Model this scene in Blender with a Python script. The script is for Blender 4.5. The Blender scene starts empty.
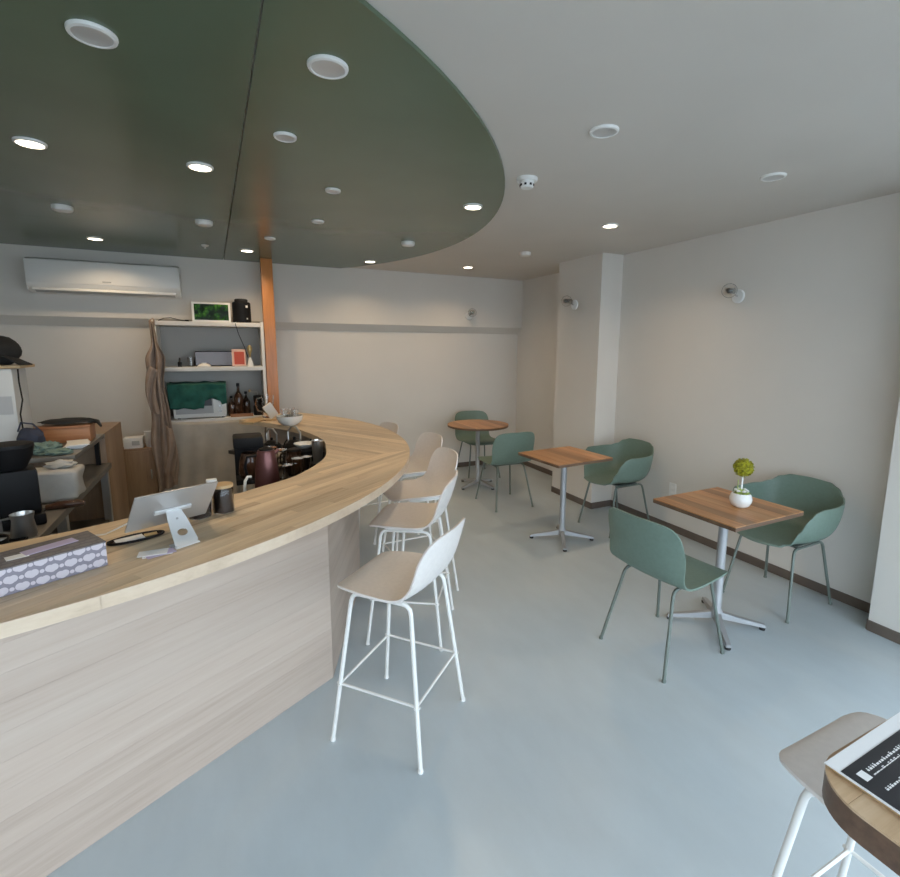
import bpy, bmesh, math, random
from mathutils import Vector, Matrix, noise
random.seed(7)
PI = math.pi
S = bpy.context.scene
C = S.collection
D = bpy.data

# ------------------------------------------------------------------ camera
CAM_H, PITCH, ROLL, YAW, FPX, PX, PY = 1.586, .1516, .0060, .4507, 491.87, 464.95, 421.82
cd = D.cameras.new('camera'); cam = D.objects.new('camera', cd); C.objects.link(cam)
fw = Vector((math.sin(YAW)*math.cos(PITCH), math.cos(YAW)*math.cos(PITCH), -math.sin(PITCH)))
rt = Vector((math.cos(YAW), -math.sin(YAW), 0)); up = rt.cross(fw)
r2 = rt*math.cos(ROLL)+up*math.sin(ROLL); u2 = up*math.cos(ROLL)-rt*math.sin(ROLL)
mm = Matrix((r2, u2, -fw)).transposed().to_4x4(); mm.translation = (0, 0, CAM_H); cam.matrix_world = mm
cd.sensor_fit = 'HORIZONTAL'; cd.sensor_width = 36; cd.lens = FPX/900*36
cd.shift_x = -(PX-450)/900; cd.shift_y = -(438.5-PY)/900; cd.clip_start = .05
S.camera = cam

# ------------------------------------------------------------------ world, exposure
w = D.worlds.new('sky'); S.world = w; w.use_nodes = True
wn = w.node_tree.nodes; bg = wn['Background']
bg.inputs['Color'].default_value = (.74, .875, 1.0, 1); bg.inputs['Strength'].default_value = 5.7
S.view_settings.view_transform = 'Standard'; S.view_settings.look = 'None'
S.view_settings.gamma = 1; S.view_settings.use_curve_mapping = False
S.view_settings.exposure = 0.0
try:
    S.cycles.max_bounces = 8; S.cycles.diffuse_bounces = 5; S.cycles.transparent_max_bounces = 12
    S.cycles.use_denoising = True; S.cycles.sample_clamp_indirect = 6
    S.cycles.caustics_reflective = False; S.cycles.caustics_refractive = False
except Exception: pass
LAMP_W = 4.1
WARM = (1.0, .74, .47)

# room dimensions
XR, XS, YB, H, XP = 3.43, 3.582, 5.679, 2.449, 3.179     # right wall, recess wall, back wall, ceiling, pillar face
YP0, YP1, XPIER, YPIER = 4.342, 3.684, 3.211, 1.339
XL, YF = -2.6, -.80
GZ = 2.435                                                  # green ceiling underside
CX, CY, CRO = -1.175, 3.795, 2.364                          # counter arc

pl = D.lights.new('window_portal', 'AREA'); pl.shape = 'RECTANGLE'; pl.size = 4.9; pl.size_y = 2.2
pl.cycles.is_portal = True
po = D.objects.new('window_portal', pl); C.objects.link(po)
po.location = (.85, YF+.02, 1.2); po.rotation_euler = (PI/2, 0, PI)      # faces +y, into the room

pl2 = D.lights.new('added_window_portal', 'AREA'); pl2.shape = 'RECTANGLE'; pl2.size = 1.3; pl2.size_y = 2.2; pl2.cycles.is_portal = True
po2 = D.objects.new('added_window_portal', pl2); C.objects.link(po2); po2.location = (XR-.02, (YF+.5)/2, 1.2); po2.rotation_euler = (PI/2, 0, PI/2)   # faces -x, for the added side window

# ------------------------------------------------------------------ materials
MAT = {}
def mat(name, col, rough=.5, metal=0, **k):
    m = D.materials.new(name); m.use_nodes = True; MAT[name] = m
    b = m.node_tree.nodes['Principled BSDF']
    b.inputs['Base Color'].default_value = (*col, 1); b.inputs['Roughness'].default_value = rough
    b.inputs['Metallic'].default_value = metal
    for kk, v in k.items(): b.inputs[kk.replace('_', ' ')].default_value = v
    return m
def nd(m, t, **k):
    n = m.node_tree.nodes.new(t)
    for a, v in k.items(): setattr(n, a, v)
    return n
def lk(m, a, b): m.node_tree.links.new(a, b)
def texcoord(m, scale=(1, 1, 1), rot=(0, 0, 0)):
    tc = nd(m, 'ShaderNodeTexCoord'); mp = nd(m, 'ShaderNodeMapping')
    mp.inputs['Scale'].default_value = scale; mp.inputs['Rotation'].default_value = rot
    lk(m, tc.outputs['Object'], mp.inputs['Vector']); return mp.outputs['Vector']
def noise_n(m, vec, scale, detail=4, rough=.5):
    n = nd(m, 'ShaderNodeTexNoise'); n.inputs['Scale'].default_value = scale
    n.inputs['Detail'].default_value = detail; n.inputs['Roughness'].default_value = rough
    if vec: lk(m, vec, n.inputs['Vector'])
    return n.outputs['Fac']
def ramp(m, fac, stops):
    r = nd(m, 'ShaderNodeValToRGB'); e = r.color_ramp.elements
    e[0].position, e[0].color = stops[0][0], (*stops[0][1], 1)
    e[1].position, e[1].color = stops[-1][0], (*stops[-1][1], 1)
    for p, c in stops[1:-1]:
        x = e.new(p); x.color = (*c, 1)
    lk(m, fac, r.inputs['Fac']); return r.outputs['Color']
def mixc(m, f, a, b, mode='MIX'):
    n = nd(m, 'ShaderNodeMix', data_type='RGBA', blend_type=mode)
    for s, v in ((n.inputs[0], f), (n.inputs[6], a), (n.inputs[7], b)):
        if hasattr(v, 'is_linked'): lk(m, v, s)
        else: s.default_value = v if not isinstance(v, tuple) else (*v, 1)
    return n.outputs[2]
def bump(m, fac, strength=.1, dist=.01):
    b = nd(m, 'ShaderNodeBump'); b.inputs['Strength'].default_value = strength; b.inputs['Distance'].default_value = dist
    lk(m, fac, b.inputs['Height']); lk(m, b.outputs['Normal'], m.node_tree.nodes['Principled BSDF'].inputs['Normal'])
def basecol(m, c): lk(m, c, m.node_tree.nodes['Principled BSDF'].inputs['Base Color'])
def mottled(name, col, var=.06, scale=3, rough=.6, bscale=120, bstr=.06, metal=0, **k):
    m = mat(name, col, rough, metal, **k); v = texcoord(m)
    n = noise_n(m, v, scale, 5)
    basecol(m, ramp(m, n, [(.3, tuple(c*(1-var) for c in col)), (.7, tuple(min(1, c*(1+var)) for c in col))]))
    if bstr: bump(m, noise_n(m, v, bscale, 3), bstr, .003)
    return m
def wood(name, dark, mid, light, angle=0.0, axis='x', rough=.45, stretch=14, scale=9, rand=.25):
    """grain along local axis; every piece gets its own tone from the object's random number"""
    m = mat(name, mid, rough)
    sc = {'x': (1/stretch, 1, 1), 'y': (1, 1/stretch, 1), 'z': (1, 1, 1/stretch)}[axis]
    tc = nd(m, 'ShaderNodeTexCoord'); rot = nd(m, 'ShaderNodeVectorRotate', rotation_type='Z_AXIS')
    rot.inputs['Angle'].default_value = -angle; lk(m, tc.outputs['Object'], rot.inputs['Vector'])
    oi = nd(m, 'ShaderNodeObjectInfo')
    ml = nd(m, 'ShaderNodeMath', operation='MULTIPLY'); ml.inputs[1].default_value = 37.0
    lk(m, oi.outputs['Random'], ml.inputs[0])
    mp = nd(m, 'ShaderNodeMapping'); mp.inputs['Scale'].default_value = sc
    ad = nd(m, 'ShaderNodeVectorMath', operation='ADD')
    lk(m, rot.outputs['Vector'], ad.inputs[0]); lk(m, ml.outputs[0], ad.inputs[1])
    lk(m, ad.outputs[0], mp.inputs['Vector'])
    n1 = noise_n(m, mp.outputs['Vector'], scale, 6, .6)
    n2 = noise_n(m, mp.outputs['Vector'], scale*9, 3, .6)
    a = nd(m, 'ShaderNodeMath', operation='MULTIPLY_ADD'); a.inputs[1].default_value = .35
    lk(m, n2, a.inputs[0]); 
    s2 = nd(m, 'ShaderNodeMath', operation='MULTIPLY'); s2.inputs[1].default_value = .72; lk(m, n1, s2.inputs[0])
    lk(m, s2.outputs[0], a.inputs[2])
    c = ramp(m, a.outputs[0], [(.33, dark), (.52, mid), (.72, light)])
    hs = nd(m, 'ShaderNodeHueSaturation')
    mr = nd(m, 'ShaderNodeMapRange'); mr.inputs['To Min'].default_value = 1-rand; mr.inputs['To Max'].default_value = 1+rand*.6
    lk(m, oi.outputs['Random'], mr.inputs['Value']); lk(m, mr.outputs['Result'], hs.inputs['Value']); lk(m, c, hs.inputs['Color'])
    basecol(m, hs.outputs['Color']); bump(m, n2, .05, .002)
    return m

mottled('wall_paint', (.72, .685, .635), .02, 2, .75, 260, .10)
mottled('ceiling_paint', (.655, .615, .565), .02, 2, .8, 260, .10)
mottled('green_paint', (.118, .160, .105), .05, 2, .24, 200, .02)
mottled('skirting_brown', (.135, .105, .085), .12, 8, .5)
# floor: grey-blue floor paint with soft clouding, roller marks and scuffs
fm = mat('floor_paint', (.40, .43, .44), .38)
fv = texcoord(fm)
f1 = ramp(fm, noise_n(fm, fv, 1.0, 5, .55), [(.3, (.465, .525, .558)), (.7, (.515, .578, .61))])
f2 = ramp(fm, noise_n(fm, texcoord(fm, (3, 1.2, 1)), 2.5, 5, .6), [(.35, (.965, .965, .965)), (.65, (1.02, 1.02, 1.02))])
basecol(fm, mixc(fm, 1.0, f1, f2, 'MULTIPLY'))
fr = nd(fm, 'ShaderNodeMapRange'); fr.inputs['To Min'].default_value = .25; fr.inputs['To Max'].default_value = .45
lk(fm, noise_n(fm, fv, 4, 5), fr.inputs['Value']); lk(fm, fr.outputs['Result'], fm.node_tree.nodes['Principled BSDF'].inputs['Roughness'])
bump(fm, noise_n(fm, fv, 90, 3), .05, .003)
G1 = math.radians(36); G2 = math.radians(-59)
wood('top_oak_near', (.42, .305, .19), (.645, .50, .335), (.76, .62, .44), G1, rand=.20)
wood('top_oak_far', (.42, .305, .19), (.645, .50, .335), (.76, .62, .44), G2, rand=.14)
wood('edge_oak', (.52, .40, .285), (.62, .49, .36), (.67, .55, .42), 0, rand=.06)
wood('pale_panel', (.40, .310, .250), (.50, .400, .330), (.555, .46, .388), 0, rand=.05, rough=.55, scale=7, stretch=18)
wood('teak_top', (.23, .105, .042), (.43, .215, .092), (.57, .32, .15), 0, 'y', rand=.42, rough=.4)
wood('walnut_edge', (.08, .045, .028), (.15, .085, .052), (.21, .13, .08), 0, 'x', rand=.05)
wood('oak_table', (.42, .27, .15), (.58, .40, .24), (.68, .50, .33), 0, 'x', rand=.12, scale=14)
wood('bench_wood', (.17, .105, .06), (.26, .165, .095), (.33, .22, .13), 0, 'z', rand=.05)
wood('box_wood', (.22, .085, .03), (.36, .15, .06), (.44, .21, .09), 0, 'x', rand=.1)
wood('post_wood', (.38, .145, .042), (.54, .215, .065), (.62, .27, .09), 0, 'z', rand=0, rough=.35)
mottled('green_shell', (.165, .235, .195), .05, 60, .5, 300, .05)
mottled('white_shell', (.76, .715, .68), .03, 60, .5, 300, .05)
mat('white_metal', (.80, .79, .76), .35); mat('green_metal', (.16, .19, .17), .4, .2)
mat('grey_metal', (.40, .41, .425), .5, .35); mat('black_rubber', (.02, .02, .02), .7)
mat('black_plastic', (.008, .008, .009), .55, Specular_IOR_Level=.2); mat('white_plastic', (.80, .80, .78), .4)
mat('steel', (.55, .55, .54), .3, .9); mat('chrome', (.8, .8, .8), .12, 1)
mottled('bench_steel', (.17, .16, .145), .12, 6, .4, metal=.4)
mat('shelf_white', (.72, .70, .66), .5); mat('aluminium', (.78, .80, .82), .3, .35)
mat('light_trim', (.85, .85, .83), .45); mat('reflector', (.62, .62, .61), .3, .3)
e = mat('lamp_glow', (1, 1, 1), .5); eb = e.node_tree.nodes['Principled BSDF']
eb.inputs['Emission Color'].default_value = (1, .86, .66, 1); eb.inputs['Emission Strength'].default_value = 9
mat('clear_glass', (1, 1, 1), .02, Transmission_Weight=1.0, IOR=1.45)
mat('brown_glass', (.10, .05, .03), .08, Transmission_Weight=.4, IOR=1.45)
mottled('apron_cloth', (.33, .25, .20), .12, 12, .9, 300, .2)
mottled('curtain_cloth', (.45, .41, .355), .08, 8, .95, 250, .2)
mottled('green_cloth', (.012, .09, .07), .25, 20, .9, 250, .3)
mottled('navy_cloth', (.035, .042, .07), .2, 20, .9, 250, .3)
mottled('teal_cloth', (.14, .21, .19), .15, 20, .9, 250, .3)
mottled('dark_cloth', (.014, .014, .014), .2, 20, .9, 250, .3)
bgm = mottled('cloudy_plastic', (.62, .60, .56), .1, 14, .3, 40, .3); bgm.node_tree.nodes['Principled BSDF'].inputs['Transmission Weight'].default_value = .35
mat('burgundy_metal', (.16, .068, .065), .33, .6); mat('paper_white', (.82, .82, .82), .6)
mat('print_black', (.028, .028, .032), .3); mat('ceramic_white', (.84, .84, .82), .2)
mat('red_print', (.55, .075, .03), .5); mat('peach_print', (.80, .50, .38), .5)
mat('lavender_paper', (.50, .44, .62), .6); mat('gold_metal', (.55, .42, .2), .3, .8)
mottled('coffee_beans', (.035, .016, .012), .5, 90, .5, 120, .8); mat('lid_wood', (.55, .38, .2), .5)
mottled('leaf_yellow', (.36, .34, .015), .5, 70, .6, 200, .3); mottled('leaf_light', (.45, .56, .14), .3, 60, .5)
mottled('concrete_grey', (.24, .24, .235), .1, 2, .8)
mat('label_grey', (.45, .46, .47), .6); mat('shelf_white_shaded', (.40, .385, .36), .6); mat('tablet_grey', (.46, .445, .43), .35, .4); mat('ledge_black', (.03, .028, .026), .5); mottled('machine_white', (.60, .61, .60), .03, 3, .5)  # rack back panel: shelf white darkened, its shadow put into the colour
# foliage picture shown on the little screen
sm = mat('screen_foliage', (.02, .06, .01), .2); sb = sm.node_tree.nodes['Principled BSDF']
sc_ = ramp(sm, noise_n(sm, texcoord(sm), 16, 6, .65), [(.45, (.001, .004, .001)), (.58, (.012, .06, .004)), (.68, (.09, .24, .015)), (.82, (.5, .7, .25))])
basecol(sm, sc_); lk(sm, sc_, sb.inputs['Emission Color']); sb.inputs['Emission Strength'].default_value = .35
# gift box paper: lavender clouds and dots on slate blue, printed in metric tiles
def gift_paper(name, cloud, line, pw, ph):
    m = mat(name, cloud, .5); tc = nd(m, 'ShaderNodeTexCoord'); sp = nd(m, 'ShaderNodeSeparateXYZ'); lk(m, tc.outputs['Object'], sp.inputs[0])
    def mt(op, a, b=None, c=None):
        n = nd(m, 'ShaderNodeMath', operation=op)
        for i, v in enumerate((a, b, c)):
            if v is None: continue
            if isinstance(v, (int, float)): n.inputs[i].default_value = v
            else: lk(m, v, n.inputs[i])
        return n.outputs[0]
    vv = mt('ADD', sp.outputs['Z'], mt('MULTIPLY', sp.outputs['Y'], 1.0))
    row = mt('FLOOR', mt('DIVIDE', vv, ph))
    x = mt('MULTIPLY', mt('FRACT', mt('ADD', mt('DIVIDE', sp.outputs['X'], pw), mt('MULTIPLY', row, .5))), pw)
    y = mt('MULTIPLY', mt('FRACT', mt('DIVIDE', vv, ph)), ph)
    def circ(cx, cy, r):
        dx = mt('SUBTRACT', x, cx); dy = mt('SUBTRACT', y, cy)
        return mt('LESS_THAN', mt('ADD', mt('MULTIPLY', dx, dx), mt('MULTIPLY', dy, dy)), r*r)
    s = None
    for c in ((.5*pw-.0055, .56*ph, .0102), (.5*pw+.0055, .56*ph, .0102), (.5*pw, .44*ph, .0097), (0, .5*ph, .0056), (pw, .5*ph, .0056)):
        k = circ(*c); s = k if s is None else mt('MAXIMUM', s, k)
    basecol(m, mixc(m, s, line, cloud)); return m
gift_paper('gift_side', (.57, .53, .58), (.235, .22, .265), .0455, .0275)
gift_paper('gift_top', (.175, .160, .165), (.125, .118, .135), .0455, .0275)
# window glass: clear pane with a faint mirror
gm = mat('window_glass', (1, 1, 1), .05); gt = gm.node_tree
tr = nd(gm, 'ShaderNodeBsdfTransparent'); gl = nd(gm, 'ShaderNodeBsdfGlossy'); gl.inputs['Roughness'].default_value = .02
mx = nd(gm, 'ShaderNodeMixShader'); mx.inputs[0].default_value = .07
lk(gm, tr.outputs[0], mx.inputs[1]); lk(gm, gl.outputs[0], mx.inputs[2]); lk(gm, mx.outputs[0], gt.nodes['Material Output'].inputs['Surface'])

# ------------------------------------------------------------------ mesh helpers
def V(*a): return Vector(a)
class MB:
    def __init__(s): s.bm = bmesh.new()
    def box(s, c, d, rz=0, bev=0, rx=0, ry=0, seg=2):
        b = bmesh.new(); bmesh.ops.create_cube(b, size=1)
        bmesh.ops.scale(b, vec=d, verts=b.verts)
        if bev: bmesh.ops.bevel(b, geom=b.edges[:], offset=bev, segments=seg, affect='EDGES', profile=.6)
        M = Matrix.Translation(c) @ Matrix.Rotation(rz, 4, 'Z') @ Matrix.Rotation(ry, 4, 'Y') @ Matrix.Rotation(rx, 4, 'X')
        bmesh.ops.transform(b, matrix=M, verts=b.verts); return s.join(b)
    def join(s, b):
        me = D.meshes.new('t'); b.to_mesh(me); b.free(); s.bm.from_mesh(me); D.meshes.remove(me); return s
    def span(s, a, b, **k):
        a, b = Vector(a), Vector(b); return s.box((a+b)/2, [max(abs(x), 1e-4) for x in (b-a)], **k)
    def tube(s, pts, r, n=10, cap=True, closed=False):
        P = [Vector(p) for p in pts]; R = r if isinstance(r, (list, tuple)) else [r]*len(P); bm = s.bm
        rings = []; nrm = None
        for i, p in enumerate(P):
            if closed: t = P[(i+1) % len(P)]-P[i-1]
            else: t = P[min(i+1, len(P)-1)]-P[max(i-1, 0)]
            t.normalize()
            if nrm is None: nrm = t.orthogonal().normalized()
            nrm = (nrm-t*nrm.dot(t)).normalized(); bn = t.cross(nrm)
            rings.append([bm.verts.new(p+(nrm*math.cos(a)+bn*math.sin(a))*R[i]) for a in [2*PI*k/n for k in range(n)]])
        m = len(rings)
        for i in range(m if closed else m-1):
            A, B = rings[i], rings[(i+1) % m]
            for k in range(n): bm.faces.new((A[k], A[(k+1) % n], B[(k+1) % n], B[k]))
        if cap and not closed: bm.faces.new(rings[0][::-1]); bm.faces.new(rings[-1])
        return s
    def lathe(s, prof, n=24, c=(0, 0, 0), M=None):
        """prof: (radius, height) pairs; M turns the z axis elsewhere"""
        bm = s.bm; c = Vector(c); rings = []
        T = M or Matrix.Identity(3)
        for r, z in prof:
            if r < 1e-5: rings.append([bm.verts.new(c+T@V(0, 0, z))])
            else: rings.append([bm.verts.new(c+T@V(r*math.cos(2*PI*k/n), r*math.sin(2*PI*k/n), z)) for k in range(n)])
        for A, B in zip(rings, rings[1:]):
            for k in range(n):
                f = [A[k % len(A)], A[(k+1) % len(A)], B[(k+1) % len(B)], B[k % len(B)]]
                u = []; [u.append(x) for x in f if x not in u]
                if len(u) > 2:
                    try: bm.faces.new(u)
                    except ValueError: pass
        for ring in (rings[0], rings[-1]):
            if len(ring) > 1 and ring is rings[0]: bm.faces.new(ring[::-1])
        return s
    def prism(s, poly, z0, z1):
        bm = s.bm; a = [bm.verts.new((x, y, z0)) for x, y in poly]; b = [bm.verts.new((x, y, z1)) for x, y in poly]; n = len(poly)
        bm.faces.new(a[::-1]); bm.faces.new(b)
        for i in range(n): bm.faces.new((a[i], a[(i+1) % n], b[(i+1) % n], b[i]))
        return s
    def grid(s, fn, nu, nv, closed_u=False):
        bm = s.bm; g = [[bm.verts.new(fn(i/nu, j/nv)) for i in range(nu+(0 if closed_u else 1))] for j in range(nv+1)]
        m = len(g[0])
        for j in range(nv):
            for i in range(nu): bm.faces.new((g[j][i], g[j][(i+1) % m], g[j+1][(i+1) % m], g[j+1][i]))
        return s
    def blob(s, c, r, amp=.2, freq=3, sub=3, seed=0, flat=None):
        b = bmesh.new(); bmesh.ops.create_icosphere(b, subdivisions=sub, radius=1)
        for v in b.verts:
            k = 1+amp*noise.noise(v.co*freq+V(seed*3.1, seed*1.7, 0)); v.co = V(v.co.x*r[0]*k, v.co.y*r[1]*k, v.co.z*r[2]*k)
            if flat is not None and v.co.z < flat: v.co.z = flat
            v.co += Vector(c)
        return s.join(b)
    def build(s, name, m, parent=None, loc=None, smooth=True, recalc=True):
        if recalc: bmesh.ops.recalc_face_normals(s.bm, faces=s.bm.faces)
        me = D.meshes.new(name); s.bm.to_mesh(me); s.bm.free()
        if smooth:
            for p in me.polygons: p.use_smooth = True
            me.set_sharp_from_angle(angle=math.radians(38))
        o = D.objects.new(name, me); C.objects.link(o)
        me.materials.append(MAT[m]); o.parent = parent
        if loc is not None: o.location = loc
        return o
def thing(name, label, cat, loc=(0, 0, 0), rz=0, group=None):
    o = D.objects.new(name, None); C.objects.link(o); o.location = loc; o.rotation_euler = (0, 0, rz); o.empty_display_size = .05
    return tag(o, label, cat, group)
def tag(o, label, cat, group=None):
    o['label'] = label; o['category'] = cat
    if group: o['group'] = group
    return o
def struct(o): o['kind'] = 'structure'; return o
def copy_tree(o, parent=None):
    c = o.copy(); C.objects.link(c); c.parent = parent
    for ch in list(o.children): copy_tree(ch, c)
    return c
def place(o, loc, rz, label, group=None):
    o.location = loc; o.rotation_euler = (0, 0, rz); o['label'] = label
    if group: o['group'] = group
    return o
def catmull(P, n):
    P = [Vector(p) for p in P]; Q = [P[0]*2-P[1]]+P+[P[-1]*2-P[-2]]; out = []
    for k in range(n+1):
        t = k/n*(len(P)-1); i = min(int(t), len(P)-2); f = t-i; a, b, c, d = Q[i:i+4]
        out.append(.5*((2*b)+(c-a)*f+(2*a-5*b+4*c-d)*f*f+(3*b-a-3*c+d)*f**3))
    return out
def lerp_tab(tab, x):
    if x <= tab[0][0]: return tab[0][1]
    for (a, b), (c, d) in zip(tab, tab[1:]):
        if x <= c:
            f = (x-a)/(c-a); f = f*f*(3-2*f); return b+(d-b)*f
    return tab[-1][1]

# ------------------------------------------------------------------ room shell
struct(MB().span((XL-.1, YF, -.1), (XR+.199, YB+.3, 0)).build('floor', 'floor_paint'))
struct(MB().span((XL-3, YF-9, -.12), (XS+9, YF, -.02)).build('pavement', 'concrete_grey'))
struct(MB().span((XR+.2, YF+.001, -.12), (XS+9, YB+2, -.021)).build('side_pavement', 'concrete_grey'))
ceil = struct(MB().span((XL-.1, YF-.1, H), (XS+.3, YB+.3, H+.1)).build('ceiling', 'ceiling_paint'))
def wall(name, poly, z0=0, z1=H): return struct(MB().prism(poly, z0, z1).build(name, 'wall_paint'))
# back wall: the upper part stands proud, its lower edge splayed back to the lower part
bw = MB(); prof = [(YB+.1, 0), (YB+.1, 1.7555), (YB, 1.834), (YB, H), (YB+.3, H), (YB+.3, 0)]
L = [bw.bm.verts.new((XL-.1, y, z)) for y, z in prof]; R = [bw.bm.verts.new((XS+.2, y, z)) for y, z in prof]
bw.bm.faces.new(L); bw.bm.faces.new(R[::-1])
for i in range(len(prof)): bw.bm.faces.new((L[i], L[(i+1) % 6], R[(i+1) % 6], R[i]))
struct(bw.build('wall_back', 'wall_paint', smooth=False))
wall('wall_left', [(XL-.1, YF), (XL, YF), (XL, YB+.2), (XL-.1, YB+.2)])
wall('wall_right', [(XR, .5), (XR, YP1+.1), (XR+.2, YP1+.1), (XR+.2, .5)])
wall('wall_recess', [(XS, YP0-.1), (XS, YB+.2), (XS+.2, YB+.2), (XS+.2, YP0-.1)])
wall('wall_pillar', [(XP, YP1), (XP, YP0), (XS+.2, YP0), (XS+.2, YP1)])
wall('wall_pier', [(XPIER, .55), (XPIER, YPIER), (XR+.1, YPIER), (XR+.1, .55)])
# front wall with the wide shop window
wall('wall_front', [(XL-.1, YF-.12), (-1.6, YF-.12), (-1.6, YF), (XL-.1, YF)])
wall('wall_front_side', [(3.3, YF-.12), (XR+.2, YF-.12), (XR+.2, YF), (3.3, YF)])
wall('wall_front_head', [(-1.6, YF-.12), (3.3, YF-.12), (3.3, YF), (-1.6, YF)], 2.3, H)
win = struct(MB().span((-1.6, YF-.065, .08), (3.3, YF-.055, 2.3)).build('window_1', 'window_glass'))
for x in (-1.575, 0.05, 1.68, 3.275): MB().span((x-.025, YF-.09, .05), (x+.025, YF-.03, 2.3)).build('window_frame', 'grey_metal', win)
for z in (.04, 2.275): MB().span((-1.6, YF-.09, z-.035), (3.3, YF-.03, z+.025)).build('window_rail', 'grey_metal', win)
win = struct(MB().span((XR+.055, YF, .08), (XR+.065, .5, 2.3)).build('added_window', 'window_glass'))  # unseen side window, added to brighten the stool seat by the high table
for y in (YF+.03, .47): MB().span((XR+.03, y-.025, .05), (XR+.09, y+.025, 2.3)).build('window_frame', 'grey_metal', win)
for z in (.04, 2.275): MB().span((XR+.03, YF, z-.035), (XR+.09, .5, z+.025)).build('window_rail', 'grey_metal', win)
wall('wall_right_head', [(XR, YF), (XR, .5), (XR+.2, .5), (XR+.2, YF)], 2.3, H)
BBH = .062
def skirting(name, pts, t=.008):
    o = None
    for (a, b) in zip(pts, pts[1:]):
        a, b = V(*a, 0), V(*b, 0); d = (b-a).normalized(); n = V(-d.y, d.x, 0)
        m = MB(); q = [a-d*0, b+d*0, b+n*t, a+n*t]; m.prism([(p.x, p.y) for p in q], .0005, BBH)
        x = m.build(name, 'skirting_brown', o, smooth=False)
        if o is None: o = struct(x)
skirting('baseboard_back', [(XS, YB+.1), (XL, YB+.1)], -.0-(-.008))
skirting('baseboard_recess', [(XS, YP0), (XS, YB+.1)])
skirting('baseboard_pillar', [(XR, YP1), (XP, YP1), (XP, YP0), (XS, YP0)][::1], .008)
skirting('baseboard_right', [(XR, YPIER), (XR, YP1)])
skirting('baseboard_pier', [(XPIER, .55), (XPIER, YPIER), (XR, YPIER)])

# green ceiling discs: panels under the ceiling with open joints, bounded by one big arc
GX, GY, GR = -1.179, 3.896, 2.972
JN = V(3.99, .091, 0).normalized()
def green_panel(x0, x1, y0, y1):
    n = 160; pts = []
    for k in range(n):
        a = 2*PI*k/n; pts.append((GX+GR*math.cos(a), GY+GR*math.sin(a)))
    b = bmesh.new(); b.faces.new([b.verts.new((x, y, GZ)) for x, y in pts])
    for co, no in (((x0, 3.4, 0), -JN), ((x1, 3.4, 0), JN), ((0, y0, 0), (0, -1, 0)), ((0, y1, 0), (0, 1, 0))):
        bmesh.ops.bisect_plane(b, geom=b.verts[:]+b.edges[:]+b.faces[:], plane_co=co, plane_no=no, clear_outer=True)
    r = bmesh.ops.extrude_face_region(b, geom=b.faces[:])
    for v in r['geom']:
        if isinstance(v, bmesh.types.BMVert): v.co.z = H-.0005
    m = MB(); m.join(b); return m.build('green_panel', 'green_paint', ceil, smooth=False)
JX, g = .093, .003
for x0, x1 in ((JX+g, 3), (-1.72+g, JX-g), (XL, -1.72-g)):
    if x0 > 0: green_panel(x0, x1, 0, YB-.001)
    else:
        green_panel(x0, x1, 0, 4.39-g*.5); green_panel(x0, x1, 4.39+g*.5, YB-.001)

# ------------------------------------------------------------------ ceiling fittings
def light_rings(t, lit, r):
    Z0 = 0
    MB().lathe([(r*.80, .004), (r*.80, -.004), (r*.84, -.007), (r*.97, -.005), (r, 0), (r, .004)], 32).build('trim_ring', 'light_trim', t)
    if lit:
        MB().lathe([(0, -.0075), (r*.6, -.0072), (r*.80, -.0055), (r*.80, .003), (0, .003)], 32).build('diffuser', 'lamp_glow', t)
    else:
        MB().lathe([(0, -.0005), (r*.35, -.0005), (r*.62, -.002), (r*.80, -.0045), (r*.80, .003), (0, .003)], 32).build('reflector', 'reflector', t)
def downlight(x, y, z, lit, label, r=.052):
    t = thing('ceiling_downlight', label, 'downlight', (x, y, z-.004), 0, 'round downlights in the ceiling')
    light_rings(t, lit, r)
    if lit:
        l = D.lights.new('lamp_light', 'AREA'); l.shape = 'DISK'; l.size = r*1.5; l.energy = LAMP_W; l.color = WARM; l.spread = math.radians(138)
        o = D.objects.new('lamp_light', l); C.objects.link(o); o.parent = t; o.location = (0, 0, -.010)
dl = [(-.277, 1.803, 0, 'unlit downlight in the wide green ceiling panel over the patterned box end of the counter', .06),
      (.337, 1.677, 0, 'large unlit downlight in the green ceiling near the curved edge, over the nearest bar stool', .062),
      (-.693, 2.829, 1, 'lit downlight in the green ceiling over the cluttered back bench', .058),
      (-.054, 2.821, 1, 'lit downlight in the green ceiling just left of the long joint', .058),
      (.275, 2.276, 0, 'small unlit spotlight in the green ceiling, first of the curved row above the counter', .045),
      (.589, 2.904, 0, 'small unlit spotlight in the green ceiling, second of the curved row above the counter', .042),
      (.63, 3.643, 0, 'small unlit spotlight in the green ceiling, third of the curved row above the counter', .042),
      (.378, 4.377, 0, 'small unlit spotlight in the green ceiling, last of the curved row, before the wooden post', .042),
      (-.889, 5.034, 1, 'lit downlight in the green ceiling right in front of the air conditioner', .058),
      (.233, 5.009, 1, 'lit downlight in the green ceiling beside the orange wooden post', .058),
      (1.373, 5.058, 1, 'lit downlight in the green ceiling in front of the bare back wall', .058),
      (1.416, 2.832, 1, 'lit downlight close to the curved rim of the green ceiling', .058)]
for x, y, lit, lab, r in dl: downlight(x, y, GZ, lit, lab, r)
for x, y, lit, lab, r in [(1.426, 1.678, 0, 'unlit downlight in the pale ceiling near the ceiling smoke detector', .058),
                       (2.553, 1.709, 0, 'unlit downlight in the pale ceiling above the table with the ball plant', .058),
                       (2.524, 2.861, 1, 'lit downlight in the pale ceiling in front of the white pillar', .058),
                       (2.443, 4.995, 1, 'lit downlight in the pale ceiling above the round table', .058)]: downlight(x, y, H, lit, lab, r)
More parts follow.
